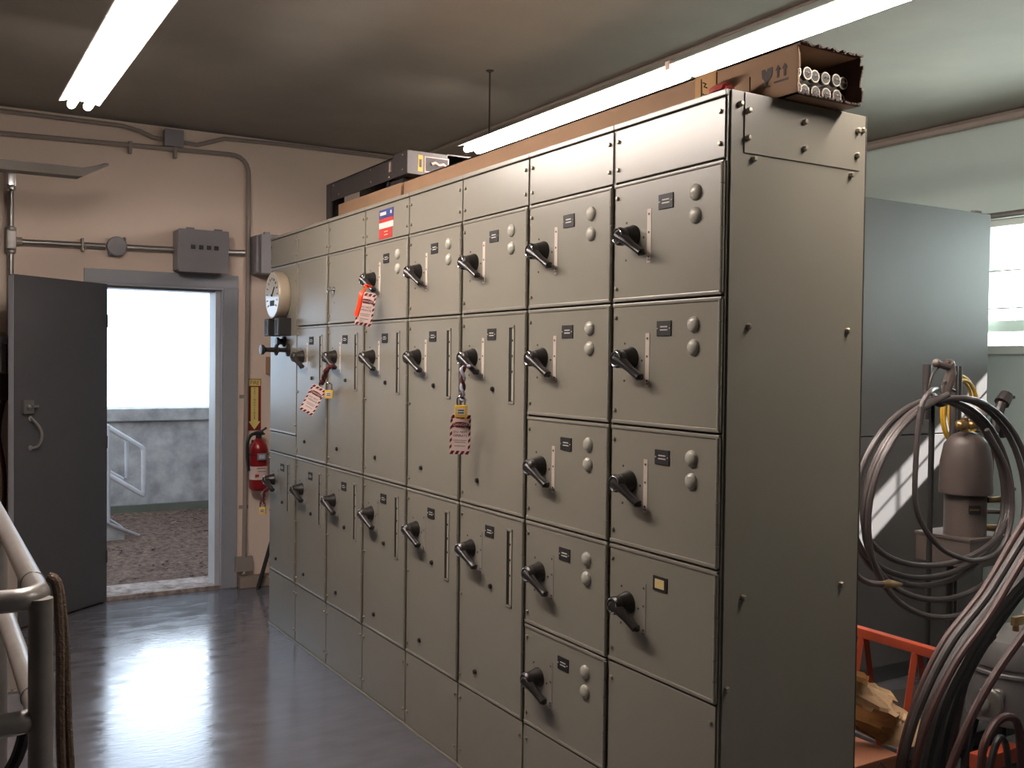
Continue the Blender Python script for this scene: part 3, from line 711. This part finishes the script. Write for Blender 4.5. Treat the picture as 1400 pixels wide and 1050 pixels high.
part('lid', lambda b: (b.b2((-.162, -.166, -.15), (.162, -.148, .13), .006), b.b2((-.11, -.155, .125), (-.06, -.13, .142), .003), b.b2((.07, -.155, .125), (.12, -.13, .142), .003)), M_BOXG, cb)
for x in (-.072, -.02, .03, .078):
    part('push_button', lambda b: (b.b2((-.014, -.172, -.013), (.014, -.165, .013), .002, 0), b.b2((-.008, -.1745, -.007), (.01, -.172, .006), .001, 1)), [M_BLKR, M_BOXG], cb, (x, 0, .015), key='pb')
cb2 = thing('switch_box', 'grey wall box partly hidden behind the far end of the cabinets', 'electrical box', (.309, YB, 2.285))
part('box_body', lambda b: b.b2((-.145, -.16, -.135), (.15, 0, .12), .004), M_BOXG, cb2)
part('lid', lambda b: (b.b2((-.125, -.205, -.14), (.15, -.158, .125), .005), b.b2((-.1, -.19, .12), (-.06, -.16, .14), .003)), M_BOXG, cb2)
part('push_button', lambda b: (b.b2((-.014, -.211, -.013), (.014, -.204, .013), .002, 0), b.b2((-.008, -.2135, -.007), (.01, -.211, .006), .001, 1)), [M_BLKR, M_BOXG], cb2, (-.035, 0, -.005))
lb = thing('light_switch', 'small pale switch box on the wall behind the far cabinet edge, above the red sign', 'switch', (.325, YB, 1.525))
part('box_body', lambda b: b.b2((-.045, -.05, -.06), (.045, 0, .06), .004), mat('switch_beige', rgb(176, 140, 112), .5), lb)
part('toggle', lambda b: b.b2((-.012, -.068, -.02), (.012, -.05, .025), .002), M_STRAP, lb)
# fire extinguisher sign
def f(b):
    w, h = .045, .178
    b.b2((-w, -.004, -h), (w, 0, h), .001, 0)
    U, Vv, O = (1, 0, 0), (0, 0, 1), (0, -.0042, 0)
    b.prism([(-w+.004, h-.048), (w-.004, h-.048), (w-.004, h-.004), (-w+.004, h-.004)], O, U, Vv, (0, -.0006, 0), 1)
    b.prism([(-.026, .122), (.026, .122), (.026, -.115), (.042, -.115), (0, -.172), (-.042, -.115), (-.026, -.115)], O, U, Vv, (0, -.0006, 0), 1)
    b.text('FIRE', (0, -.005, h-.027), U, Vv, .038, 0, d=.0004, sx=.9)
    for i, ch in enumerate('EXTINGUISHER'): b.text(ch, (0, -.005, .108-i*.0185), U, Vv, .021, 0, d=.0004)
solid('extinguisher_sign', f, [M_SIGNR, M_SIGNY], 'tall red sign with a yellow down arrow above the fire extinguisher', 'sign', loc=(.203, YB-.001, 1.254), smooth=False, recalc=False)
fe = thing('fire_extinguisher', 'red fire extinguisher with white label hanging on the wall beside the doorway', 'fire extinguisher', (.205, YB-.1, .68))
part('cylinder', lambda b: b.lathe([(0, -.01), (.045, -.008), (.058, .005), (.062, .02), (.062, .27), (.055, .305), (.03, .335), (.018, .35), (0, .352)], (0, 0, 0), (0, 0, 1), 28), M_EXT, fe)
part('valve_head', lambda b: (b.cyl((0, 0, .34), (0, 0, .385), .02, seg=14), b.b2((-.03, -.02, .37), (.03, .02, .395), .005)), M_BLKR, fe)
part('squeeze_handle', lambda b: (b.tube([(-.02, 0, .39), (.02, -.01, .4), (.05, -.015, .42)], .007, 8), b.tube([(-.02, 0, .38), (.04, -.01, .378)], .006, 8)), M_BLKR, fe)
part('hose', lambda b: b.tube(spline([(-.02, -.01, .38), (-.055, -.02, .375), (-.082, -.02, .33), (-.085, -.02, .24), (-.078, -.02, .17), (-.074, -.02, .13)], 6), .011, 10), M_BLKR, fe)
part('paper_label', lambda b: (b.lathe([(.0628, .07), (.0628, .16)], (0, 0, 0), (0, 0, 1), 28, 0), b.b2((-.03, -.0655, .145), (.03, -.0625, .152), 0, 1), b.b2((-.04, -.063, .09), (-.015, -.0605, .108), 0, 2), b.b2((-.022, -.0655, .125), (.03, -.062, .13), 0, 1)), [M_TAGW, mat('grey_print2', rgb(150, 130, 128), .6), M_RED], fe)
part('hang_tag', lambda b: (b.b2((-.03, -.078, .205), (.03, -.068, .25), .002, 0), b.b2((-.02, -.0795, .215), (.02, -.078, .24), 0, 1)), [M_BOXG, M_STRAPB], fe)
part('wall_bracket', lambda b: (b.b2((-.02, .06, .15), (.02, .1, .33)), b.tube(arc((0, 0, .24), .066, 0, 2*PI*19/20, 19, (1, 0, 0), (0, 1, 0)), .004, 6, closed=True)), M_BLKR, fe)
solid('broom_stick', lambda b: b.cyl((-.0, -.03, .0), (.135, .005, .42), .014, seg=10), M_BLKR, 'dark stick leaning against the wall below the fire extinguisher', 'stick', loc=(.20, YB-.09, .004))
solid('wall_outlet', lambda b: b.b2((-.06, -.045, -.05), (.06, 0, .05), .004), mat('outlet_grey', rgb(150, 140, 132), .5), 'small grey box where the thin conduit ends low beside the doorway', 'electrical box', loc=(.128, YB-.001, .16))
# left edge behind the open door
solid('wall_shelf', lambda b: (b.b2((-.9, -.2, 0), (0, 0, .05), .004), b.b2((-.05, -.19, -.16), (-.03, 0, 0)), b.b2((-.85, -.19, -.16), (-.83, 0, 0))), M_BOXG, 'grey wall shelf just showing at the left edge behind the open door', 'shelf', loc=(-1.318, YB-.001, 1.64))
solid('wall_cabinet', lambda b: (b.b2((-.5, -.15, 0), (0, 0, .16), .006), b.cyl((-.4, -.155, .08), (-.38, -.165, .08), .01, seg=8)), mat('dark_red_box', rgb(66, 34, 36), .5), 'dark red box on the wall at the left edge behind the open door', 'box', loc=(-1.325, YB-.001, 1.305))
solid('wall_cable', lambda b: b.tube(spline([(0, 0, 1.305), (-.03, -.05, 1.1), (.0, -.05, .85), (-.01, -.04, .5), (-.05, -.04, .25), (-.1, -.04, .02)], 6), .014, 8), M_STRAP, 'dark red cable hanging at the left edge behind the open door', 'cable', loc=(-1.345, YB-.02, 0))

# ------------------------------------------------------------------ guard railing at the left
gx, gy = -1.578, .33
gr = thing('guard_railing', 'aluminium pipe guard railing at the lower left edge of the aisle', 'railing', (gx, gy, 0))
RP = .0242
part('corner_post', lambda b: b.cyl((0, 0, .008), (0, 0, 1.07), RP, seg=18), M_ALU, gr)
def railtop(z):
    def f(b):
        b.tube([(-1.0, .02, z), (-.12, .004, z)]+arc((-.05, .05, z), .05, -PI/2, 0, 6, (1, 0, 0), (0, 1, 0))+[(0, .12, z), (0, 2.4, z)], RP, 16)
        b.tube(arc((-.08, .003, z), RP+.0005, 0, 2*PI*19/20, 19, (0, 1, 0), (0, 0, 1)), .0016, 5, closed=True)
        b.tube(arc((0, .16, z), RP+.0005, 0, 2*PI*19/20, 19, (1, 0, 0), (0, 0, 1)), .0016, 5, closed=True)
    return f
part('top_rail', railtop(1.07), M_ALU, gr); part('mid_rail', railtop(.815), M_ALU, gr)
for y in (1.2, 2.38): part('post', lambda b: b.cyl((0, 0, .008), (0, 0, 1.07), RP, seg=16), M_ALU, gr, (0, y, 0), key='rpost')
for y in (0, 1.2, 2.38): part('floor_flange', lambda b: b.lathe([(.055, 0), (.055, .01), (.03, .016)], (0, 0, 0), (0, 0, 1), 20), M_ALU, gr, (0, y, 0), key='rfl')
fp = thing('floor_bracket_post', 'flat steel post with bolted foot plate behind the guard railing', 'post', (-1.425, 3.22, 0))
part('post', lambda b: b.b2((-.03, -.012, .01), (.03, .012, .72), .003), M_PIPED, fp)
part('foot_plate', lambda b: b.b2((-.05, -.04, 0), (.05, .04, .012), .002), M_PIPE, fp)
part('bolt', lambda b: b.ball((0, 0, 0), .009, seg=8), M_PIPE, fp, (.01, -.03, .012))
for i, (dx, lab) in enumerate(((0, 'inner strand of brown rope hanging on the guard railing corner'), (.020, 'outer strand of brown rope hanging on the guard railing corner'))):
    solid('hanging_rope', lambda b: b.tube(spline([(gx+.022, gy+.062+dx, 1.0985), (gx+.037+dx*.3, gy+.055+dx, 1.075), (gx+.041+dx*.6, gy+.03+dx, .95), (gx+.040+dx*.8, gy+.02+dx, .8), (gx+.044+dx, gy+.01+dx, .6), (gx+.048+dx, gy+.01+dx, .3), (gx+.06+dx, gy+.01+dx, .02)], 7), .0095, 9), M_ROPE, lab, 'rope', 'ropes on the guard railing')
solid('floor_cable', lambda b: b.tube(spline([(gx-.03, gy+.03, .80), (gx-.02, gy+.08, .78), (gx-.04, gy+.1, .7), (gx-.09, gy+.1, .64), (gx-.2, gy+.1, .6), (gx-.35, gy+.1, .55)], 7), .014, 8), M_CABK, 'dark cable looped under the mid rail of the guard railing', 'cable')

# ------------------------------------------------------------------ right-hand side: big enclosure
en = thing('switchgear_enclosure', 'large plain grey metal enclosure behind the hose stand, streaked with sunlight', 'metal enclosure', (1.35, 1.28, 0))
part('upper_panel', lambda b: b.b2((0, 0, 1.233), (1.73, .03, 2.38), .002), M_PANEL, en)
part('lower_panel', lambda b: b.b2((0, 0, .09), (1.73, .03, 1.227), .002), M_PANEL, en)
part('body', lambda b: b.b2((.01, .028, .09), (1.72, 1.3, 2.372)), M_PANEL, en)
part('plinth', lambda b: b.b2((.0, .03, 0), (1.73, 1.3, .09)), M_GRYB, en)
solid('wall_conduit', lambda b: (b.cyl((XR-.035, 2.2, 2.47), (XR-.035, -2, 2.485), .022, seg=12), b.b2((XR-.07, 1.78, 2.43), (XR, 1.81, 2.52), .004)), M_PIPE, 'grey steel conduit running along the wall above the window', 'conduit')

# ------------------------------------------------------------------ hose stand
hsx, hsy = 1.70, .62
hs = thing('hose_stand', 'dark steel stand with upright posts and a shelf carrying the hose coil', 'stand', (hsx, hsy, 0))
part('base_plate', lambda b: b.b2((-.25, -.12, .06), (.56, .4, .09), .004), M_DKM, hs)
for x, y in ((-.2, -.08), (.37, -.08), (-.2, .36), (.37, .36)): part('caster', lambda b: b.cyl((-.012, 0, .03), (.012, 0, .03), .03, seg=16), M_BLKR, hs, (x, y, 0), key='caster')
part('post', lambda b: b.cyl((0, 0, .09), (0, 0, 1.45), .0115, seg=12), M_BLKR, hs, (.015, .0, 0))
part('post', lambda b: b.cyl((0, 0, 1.36), (0, 0, 1.58), .017, seg=12), M_DKM, hs, (-.022, .0, 0))
part('post', lambda b: b.cyl((0, 0, .09), (0, 0, 1.575), .0165, seg=12), M_DKM, hs, (.412, .18, 0), key='spost2')
part('post', lambda b: b.cyl((0, 0, .09), (0, 0, 1.575), .0165, seg=12), M_DKM, hs, (.469, .20, 0), key='spost2')
part('hook_yoke', lambda b: (b.tube(spline([(-.05, -.04, 1.455), (-.02, -.045, 1.435), (.02, -.04, 1.43), (.05, -.03, 1.45)], 5), .02, 10), b.cyl((0, -.05, 1.435), (.0, .02, 1.435), .02, seg=12), b.cyl((-.02, 0, 1.44), (.12, .02, 1.42), .011)), M_DKM, hs)
part('shelf_plate', lambda b: b.b2((.228, -.038, .845), (.51, .23, .858), .002), M_BELL, hs)
part('shelf_side', lambda b: (b.b2((.232, -.034, .735), (.505, .225, .845), .002)), M_BELL, hs)
tk = thing('bell_tank', 'dark brown tank with a bell-shaped hood standing inside the hose coil', 'tank', (2.04, .685, .859))
part('tank_body', lambda b: b.lathe([(.085, 0), (.085, .17), (.078, .19)], (0, 0, 0)), M_BELL, tk)
part('hood', lambda b: b.lathe([(.106, .175), (.108, .185), (.104, .31), (.09, .385), (.06, .422), (.025, .438), (0, .44)], (0, 0, 0)), M_BELL, tk)
part('data_plate', lambda b: (b.box((-.045, -.074, .115), (.05, .003, .035), Matrix.Rotation(-.5, 3, 'Z'), 0, 0), b.box((-.0465, -.0765, .115), (.04, .002, .008), Matrix.Rotation(-.5, 3, 'Z'), 0, 1)), [M_BLKR, M_BRASS], tk)
part('drain_valve', lambda b: (b.cyl((.06, -.05, .03), (.13, -.11, .03), .014, seg=12), b.ball((.12, -.10, .03), .028, seg=12)), M_BRASS, tk)
part('pressure_gauge', lambda b: (b.cyl((.06, -.06, .10), (.13, -.11, .10), .01, seg=10), b.lathe([(.04, 0), (.042, .01), (.042, .035), (0, .037)], (.10, -.095, .10), (.5, -.85, 0), 20)), M_BELL, tk)
part('pipe_fitting', lambda b: (b.tube([(.05, -.07, .15), (.1, -.1, .155), (.17, -.1, .16)], .013, 8), b.ball((.13, -.1, .19), .02, seg=10), b.cyl((.1, -.1, .155), (.16, -.12, .2), .009, seg=8)), M_BRASS, tk)
rg = thing('gas_regulator', 'worn metal regulator fitting on top of the bell-hooded tank', 'regulator', (2.045, .66, 1.298))
part('regulator_body', lambda b: (b.cyl((-.06, 0, .0), (-.06, 0, .06), .016, seg=12), b.cyl((-.09, .0, .03), (.08, -.01, .03), .019, seg=14), b.ball((-.09, 0, .03), .022, seg=10), b.ball((-.04, -.02, .03), .02, seg=10)), M_BRASS, rg)
part('adjuster', lambda b: b.lathe([(.018, 0), (.05, .015), (.052, .04), (.045, .07), (.02, .085), (0, .088)], (-.02, 0, .055), (.35, -.2, .6), 20), M_PIPED, rg)
part('outlet_hose', lambda b: b.tube(spline([(.03, -.02, .03), (.08, .0, .03), (.135, .02, -.02), (.155, .02, -.12), (.15, .02, -.22)], 6), .016, 9), M_STRAP, rg)
part('outlet', lambda b: b.cyl((.06, -.01, .03), (.085, -.03, -.0), .014, seg=10), M_CHR, rg)
def coil(b, cx, cy, cz, turns):
    pts = []
    for (rx, rz0, rz1, yo) in turns:
        for i in range(48):
            a = PI/2-2*PI*i/48
            rz = rz0 if math.sin(a) > 0 else rz1
            pts.append((cx+rx*math.cos(a)+random.uniform(-.002, .002), cy+yo+.012*math.sin(a*2), cz+rz*math.sin(a)))
    return pts
def f(b):
    T = [(.47, .415, .245, -.04), (.49, .425, .30, -.01), (.505, .43, .375, -.075), (.48, .41, .335, .0), (.515, .435, .44, -.10)]
    p = coil(b, 1.635, .55, 1.035, T)
    q = [];
    # blend one turn into the next
    for i, a in enumerate(p): q.append(V(a))
    for _ in range(6): q = [q[0]]+[(q[i-1]+q[i]*2+q[i+1])/4 for i in range(1, len(q)-1)]+[q[-1]]
    b.tube(q, .0115, 9)
hc = solid('hose_coil', f, M_HOSE, 'large coil of grey-brown rubber hose hanging on the dark stand', 'hose')
def f(b):
    b.tube(spline([(1.62, .53, 1.484), (1.52, .47, 1.485), (1.40, .40, 1.48), (1.345, .395, 1.43), (1.323, .395, 1.308), (1.317, .395, 1.095), (1.365, .395, .99), (1.466, .395, .90), (1.577, .395, .852), (1.691, .395, .829), (1.816, .395, .845), (1.889, .395, .915), (1.914, .395, 1.03), (1.875, .40, 1.177), (1.76, .41, 1.33)], 8), .0100, 9, 0)
    b.cyl((1.333, .395, 1.36), (1.343, .395, 1.425), .0135, seg=10, mi=1)
solid('whip_hose', f, [M_HOSE, M_DKM], 'thinner hose in a single drooping loop inside the big hose coil', 'hose')
part('hose_end', lambda b: b.tube(spline([(.97, .40, .925), (1.00, .40, .855), (1.07, .40, .81), (1.16, .40, .793)], 6), .011, 9), M_HOSE, hc)
o = part('nozzle', lambda b: b.tube([(1.15, .40, .793), (1.175, .40, .791), (1.185, .40, .791), (1.22, .40, .787), (1.26, .40, .782)], [.013, .013, .017, .012, .005], 10), M_BRASS, hc); o['label'] = 'brass nozzle'
gun = thing('spray_gun', 'dark metal gun with trigger hanging at the top of the hose stand', 'spray gun', (hsx-.075, hsy-.095, 1.488))
part('gun_body', lambda b: (b.tube(spline([(.03, 0, -.05), (.045, 0, .0), (.055, -.01, .06), (.045, -.01, .10), (.02, -.01, .10)], 5), [.018]*5+[.022]*6+[.018]*5+[.012]*5, 10), b.tube([(-.03, 0, .098), (.0, -.01, .09), (.035, -.01, .085)], [.01, .014, .016], 10), b.ball((-.02, 0, .098), .017, seg=10)), M_BELL, gun)
part('trigger_guard', lambda b: b.tube(spline([(-.0, 0, .085), (-.045, 0, .05), (-.06, 0, .0), (-.04, 0, -.03)], 6), .005, 7), M_DKM, gun)
part('trigger', lambda b: (b.tube([(.05, 0, .03), (.01, -.01, .02), (.0, -.01, -.02)], .006, 7), b.tube([(.055, 0, .0), (.085, -.01, -.012)], .006, 7)), M_DKM, gun)
def f(b):
    for q, rr in enumerate((.105, .118, .112)):
        b.tube(arc((2.27, .86+q*.016, 1.37), rr, 0, 2*PI*35/36, 35, (1, 0, 0), (0, 0, 1.35)), .0075, 7, closed=True)
solid('yellow_cord_coil', f, M_YELH, 'yellow cord coil hanging behind the hose stand posts', 'cord')
def f(b):
    b.tube([(.0, 0, .0), (.02, 0, .07), (.05, 0, .12)], [.02, .024, .02], 10); b.tube([(.05, 0, .12), (.085, 0, .155)], [.032, .028], 10)
    b.tube([(.02, 0, .06), (.055, 0, .01), (.07, 0, -.02)], [.018, .016, .02], 10); b.cyl((.08, 0, .15), (.12, -.01, .145), .008, seg=8)
solid('pipe_clamp', f, M_DKM, 'dark forked clamp sticking out right of the hose coil before the pale wall', 'clamp', loc=(2.10, .60, 1.30))

# ------------------------------------------------------------------ sawhorse, paper, box
sx = 1.212
sh = thing('sawhorse', 'orange steel sawhorse standing behind the near cabinet', 'sawhorse', (sx, .40, 0))
part('beam', lambda b: b.b2((-.018, -.20, .565), (.018, .36, .60), .004), M_OFR, sh)
for y in (.125, -.105):
    for d_ in (-1, 1):
        def f(b): b.tube([(d_*.012, y, .57), (d_*.065, y, .30), (d_*.125, y, .012)], .014, 4)
        part('leg', f, M_OFR, sh)
part('brace', lambda b: b.cyl((.075, -.105, .25), (.075, .125, .25), .008, seg=8), M_OFR, sh)
def f(b):
    n = 16; g = [[None]*(n+1) for _ in range(n+1)]
    rnd = random.Random(5)
    out = [(-.06, .21), (.0, .215), (.10, .165), (.245, .09), (.235, .03), (.20, .0), (.09, -.012), (.02, .012), (-.06, .02)]
    for i in range(n+1):
        for j in range(n+1):
            u_, v_ = i/n, j/n
            top = .215-.13*max(0, u_-.15)/.85; bot = .0+.02*math.sin(u_*9)+.03*max(0, u_-.7)
            x = -.06+.30*u_+rnd.uniform(-.006, .006)+.012*math.sin(v_*7); z = bot+(top-bot)*v_+rnd.uniform(-.006, .006)
            y = .05*math.sin(u_*6+v_*3)+.03*math.cos(v_*9-u_*4)-.06*u_*(1-v_)+.05*v_+rnd.uniform(-.010, .010)
            g[i][j] = b.bm.verts.new((x, y, z))
    for i in range(n):
        for j in range(n): b.bm.faces.new((g[i][j], g[i+1][j], g[i+1][j+1], g[i][j+1]))
    bmesh.ops.solidify(b.bm, geom=b.bm.faces[:], thickness=.003)
solid('kraft_paper', f, M_PAPER, 'crumpled brown wrapping paper heaped on the orange carton behind the cabinet', 'paper', loc=(.70, .12, .415), ang=18)
def f(b):
    b.b2((-.09, -.10, 0), (.12, .12, .385), .004, 0)
    b.prism([(0, .05), (.05, 0), (0, -.05), (-.05, 0)], (.03, -.1005, .33), (1, 0, 0), (0, 0, 1), (0, -.001, 0), 1)
    b.prism([(0, .042), (.042, 0), (0, -.042), (-.042, 0)], (.03, -.1015, .33), (1, 0, 0), (0, 0, 1), (0, -.001, 0), 0)
    for z in (.32, .33, .34): b.b2((.012, -.1035, z), (.045, -.1025, z+.004), 0, 1)
solid('orange_carton', f, [M_OBOX, M_INK], 'orange-brown carton with a diamond mark on the floor behind the near cabinet', 'cardboard box', loc=(.66, .13, 0.0))

# ------------------------------------------------------------------ tank and cables in the lower right corner
cmp_ = thing('receiver_tank', 'grey domed steel tank with pulley in the lower right corner', 'tank', (1.80, .30, 0))
part('shell', lambda b: b.lathe([(.165, .24), (.168, .25), (.168, .475), (.165, .48)], (0, 0, 0), (0, 0, 1), 40), M_TANK, cmp_)
part('dome', lambda b: b.lathe([(.172, .455), (.174, .47), (.17, .52), (.155, .55), (.11, .57), (0, .578)], (0, 0, 0), (0, 0, 1), 40), M_TANK, cmp_)
part('clamp_band', lambda b: b.lathe([(.168, .42), (.173, .424), (.173, .434), (.168, .438)], (0, 0, 0), (0, 0, 1), 40), M_TANK, cmp_)
for a in (2.4, 3.9, 5.5, .8): part('leg', lambda b: b.tube([(.13*math.cos(a), .13*math.sin(a), .26), (.16*math.cos(a), .16*math.sin(a), .1), (.17*math.cos(a), .17*math.sin(a), 0.002)], .018, 8), M_BLKR, cmp_)
part('pulley', lambda b: b.lathe([(.018, -.07), (.018, 0), (.05, .0), (.05, .008), (.042, .014), (.042, .022), (.05, .028), (.05, .036), (.03, .045), (.03, .09), (.016, .09), (.016, .13)], (-.30, -.08, .36), (1, .25, 0), 28), M_PIPE, cmp_)
part('shaft_cap', lambda b: b.cyl((-.40, -.11, .36), (-.33, -.09, .36), .022, seg=12), M_PIPE, cmp_)
part('shaft_coupling', lambda b: b.ball((-.17, -.045, .36), .024, seg=12), M_PIPE, cmp_)
part('base_bar', lambda b: b.b2((-.42, -.16, .16), (-.2, -.1, .215), .004), M_OFR, cmp_)
part('base_frame', lambda b: (b.b2((-.42, -.16, .10), (.3, -.1, .155), .004), b.b2((-.42, .1, .10), (.3, .16, .155), .004), b.b2((-.40, -.14, .0), (-.36, -.1, .1)), b.b2((-.40, .1, .0), (-.36, .14, .1))), M_BLKR, cmp_)
part('relief_valve', lambda b: (b.cyl((-.03, -.02, .56), (-.03, -.02, .62), .012, seg=10), b.b2((-.05, -.03, .595), (.01, -.01, .63), .003)), M_BRASS, cmp_)
part('outlet_pipe', lambda b: b.tube([(.05, -.01, .56), (.05, -.01, .63), (.07, -.01, .65), (.2, -.01, .65)], .015, 10), M_PIPED, cmp_)
CG = 'cables draped in the lower right corner'
def cable(pts, rad, m, label): return solid('draped_cable', lambda b: b.tube(spline(pts, 9), rad, 10), m, label, 'cable', CG)
def drape(y, p, xe, ze, dy=0):
    p = [(x+1.5*dy, z-.45*dy) for x, z in p]; y += dy
    """over the top beyond the frame, down the left side to the floor"""
    q = [(xe+.45, y, .03), (xe+.43, y, .6), (xe+.30, y, ze-.10), (xe+.05, y, ze)]
    q += [(x, y, z) for x, z in p]; x, z = p[-1]
    return q+[(x-.015, y, z*.5), (x+.0, y, .03)]
cable(drape(-.20, [(1.169, 1.223), (1.022, 1.117), (.833, .934), (.654, .806), (.548, .674), (.482, .535), (.456, .391)], 1.30, 1.29, .025), .010, M_CABR, 'thin rust-brown cable on the outer left edge of the draped bundle')
cable(drape(-.18, [(1.206, 1.173), (1.057, 1.061), (.882, .904), (.716, .787), (.598, .649), (.527, .509), (.501, .373)], 1.34, 1.25, -.025), .012, M_CABK2, 'dark brown hose second from the outer edge of the draped bundle')
cable(drape(-.24, [(1.11, 1.120), (.965, 1.02), (.805, .873), (.655, .76), (.545, .63), (.484, .495), (.465, .38)], 1.28, 1.22, .005), .011, M_CABR, 'thin rust-brown cable lying along the front of the draped bundle')
cable(drape(-.15, [(1.23, 1.085), (1.09, .99), (.918, .845), (.785, .725), (.68, .60), (.625, .46), (.61, .35)], 1.40, 1.19, .07), .022, M_CABK, 'thick black cable at the middle of the draped bundle')
cable(drape(-.19, [(1.19, 1.00), (1.05, .945), (.86, .828), (.74, .715), (.657, .61), (.601, .465), (.585, .365)], 1.40, 1.12, .06), .024, M_CABK, 'thick black cable on the front inner side of the draped bundle')
cable(drape(-.12, [(1.32, .95), (1.163, .895), (.99, .772), (.875, .665), (.80, .55), (.76, .42), (.745, .3)], 1.50, 1.05, .09), .024, M_CABK, 'thick black cable on the inside edge of the draped bundle')
cable(drape(-.25, [(1.25, .93), (1.08, .875), (.90, .765), (.75, .64), (.64, .50), (.57, .35), (.55, .25)], 1.45, 1.0, -.015), .012, M_CABR, 'rust-brown cable crossing in front of the black cables of the bundle')
cable([(1.20, .005, .70), (1.12, .005, .65), (1.06, .005, .575), (1.015, .005, .44), (.995, .005, .31), (.99, .005, .15), (.99, .005, .02)], .013, M_CABR, 'rust-brown cable hanging in front of the pulley')
cable([(1.06, .06, .50), (1.01, .05, .500), (.98, .045, .45), (.965, .045, .31), (.96, .045, .15), (.96, .045, .02)], .015, M_CABR, 'short reddish hose bending down left of the pulley')
cable([(1.19, .05, .02), (1.218, .05, .221), (1.234, .05, .315), (1.292, .05, .378), (1.365, .05, .39), (1.425, .05, .347), (1.448, .05, .198), (1.455, .05, .02)], .014, M_CABR, 'rust-brown cable arched in a hoop before the grey tank')
cable([(1.30, .09, .02), (1.33, .09, .2), (1.38, .09, .30), (1.43, .09, .24), (1.45, .09, .02)], .012, M_CABK, 'black cable in a small arch behind the rust-brown hoop')

# ------------------------------------------------------------------ light
w = bpy.data.worlds.new('sky'); S.world = w; w.use_nodes = True
nt = w.node_tree; bg = nt.nodes['Background']
# overcast sky: brightest low in the north (beyond the doorway), bright haze to the east
tc = nt.nodes.new('ShaderNodeTexCoord')
def lobe(d, pw, col):
    n = nt.nodes.new('ShaderNodeVectorMath'); n.operation = 'DOT_PRODUCT'; n.inputs[1].default_value = V(d).normalized()
    nt.links.new(tc.outputs['Generated'], n.inputs[0])
    m1 = nt.nodes.new('ShaderNodeMath'); m1.operation = 'MAXIMUM'; m1.inputs[1].default_value = 0; nt.links.new(n.outputs['Value'], m1.inputs[0])
    m2 = nt.nodes.new('ShaderNodeMath'); m2.operation = 'POWER'; m2.inputs[1].default_value = pw; nt.links.new(m1.outputs[0], m2.inputs[0])
    s_ = nt.nodes.new('ShaderNodeVectorMath'); s_.operation = 'SCALE'; s_.inputs[0].default_value = col; nt.links.new(m2.outputs[0], s_.inputs['Scale'])
    return s_.outputs[0]
a1 = nt.nodes.new('ShaderNodeVectorMath'); a1.operation = 'ADD'
a0 = nt.nodes.new('ShaderNodeVectorMath'); a0.operation = 'ADD'
nt.links.new(lobe((.1, 1, .25), 5, (.9, 1.3, 1.9)), a0.inputs[0]); nt.links.new(lobe((.21, 1, .275), 560, (11, 12.5, 14)), a0.inputs[1])
nt.links.new(a0.outputs[0], a1.inputs[0]); a3 = nt.nodes.new('ShaderNodeVectorMath'); a3.operation = 'ADD'
nt.links.new(lobe((1, 0, -.08), 3, (12, 14.5, 14)), a3.inputs[0]); nt.links.new(lobe((1, -.05, -.5), 4, (18, 21.5, 20.5)), a3.inputs[1])   # bright ground outside the windows
nt.links.new(a3.outputs[0], a1.inputs[1])
a2 = nt.nodes.new('ShaderNodeVectorMath'); a2.operation = 'ADD'; a2.inputs[1].default_value = (1.35, 1.6, 1.85)
nt.links.new(a1.outputs[0], a2.inputs[0]); nt.links.new(a2.outputs[0], bg.inputs['Color']); bg.inputs['Strength'].default_value = 1.0
sd = bpy.data.lights.new('sun', 'SUN'); so = bpy.data.objects.new('sun', sd); COL.objects.link(so)
sd.energy = 42; sd.angle = math.radians(.6); sd.color = (1, 1, .97)
so.rotation_euler = V((-1, .5, -.69)).to_track_quat('-Z', 'Y').to_euler(); so.location = (8, -2, 6)
def portal(loc, sx_, sy_, d):
    l = bpy.data.lights.new('daylight_portal', 'AREA'); l.shape = 'RECTANGLE'; l.size = sx_; l.size_y = sy_; l.cycles.is_portal = True
    o = bpy.data.objects.new('daylight_portal', l); COL.objects.link(o); o.location = loc; o.rotation_euler = V(d).to_track_quat('-Z', 'Z').to_euler()
portal(((DX0+DX1)/2, YB+.21, 1.02), .79, 2.05, (0, -1, 0))
portal((XR+.17, (WY0+WY1)/2, (WZ0+WZ1)/2), WY1-WY0, WZ1-WZ0, (-1, 0, 0))
vs = S.view_settings; vs.view_transform = 'Standard'; vs.look = 'None'; vs.gamma = 1; vs.use_curve_mapping = False; vs.exposure = 0
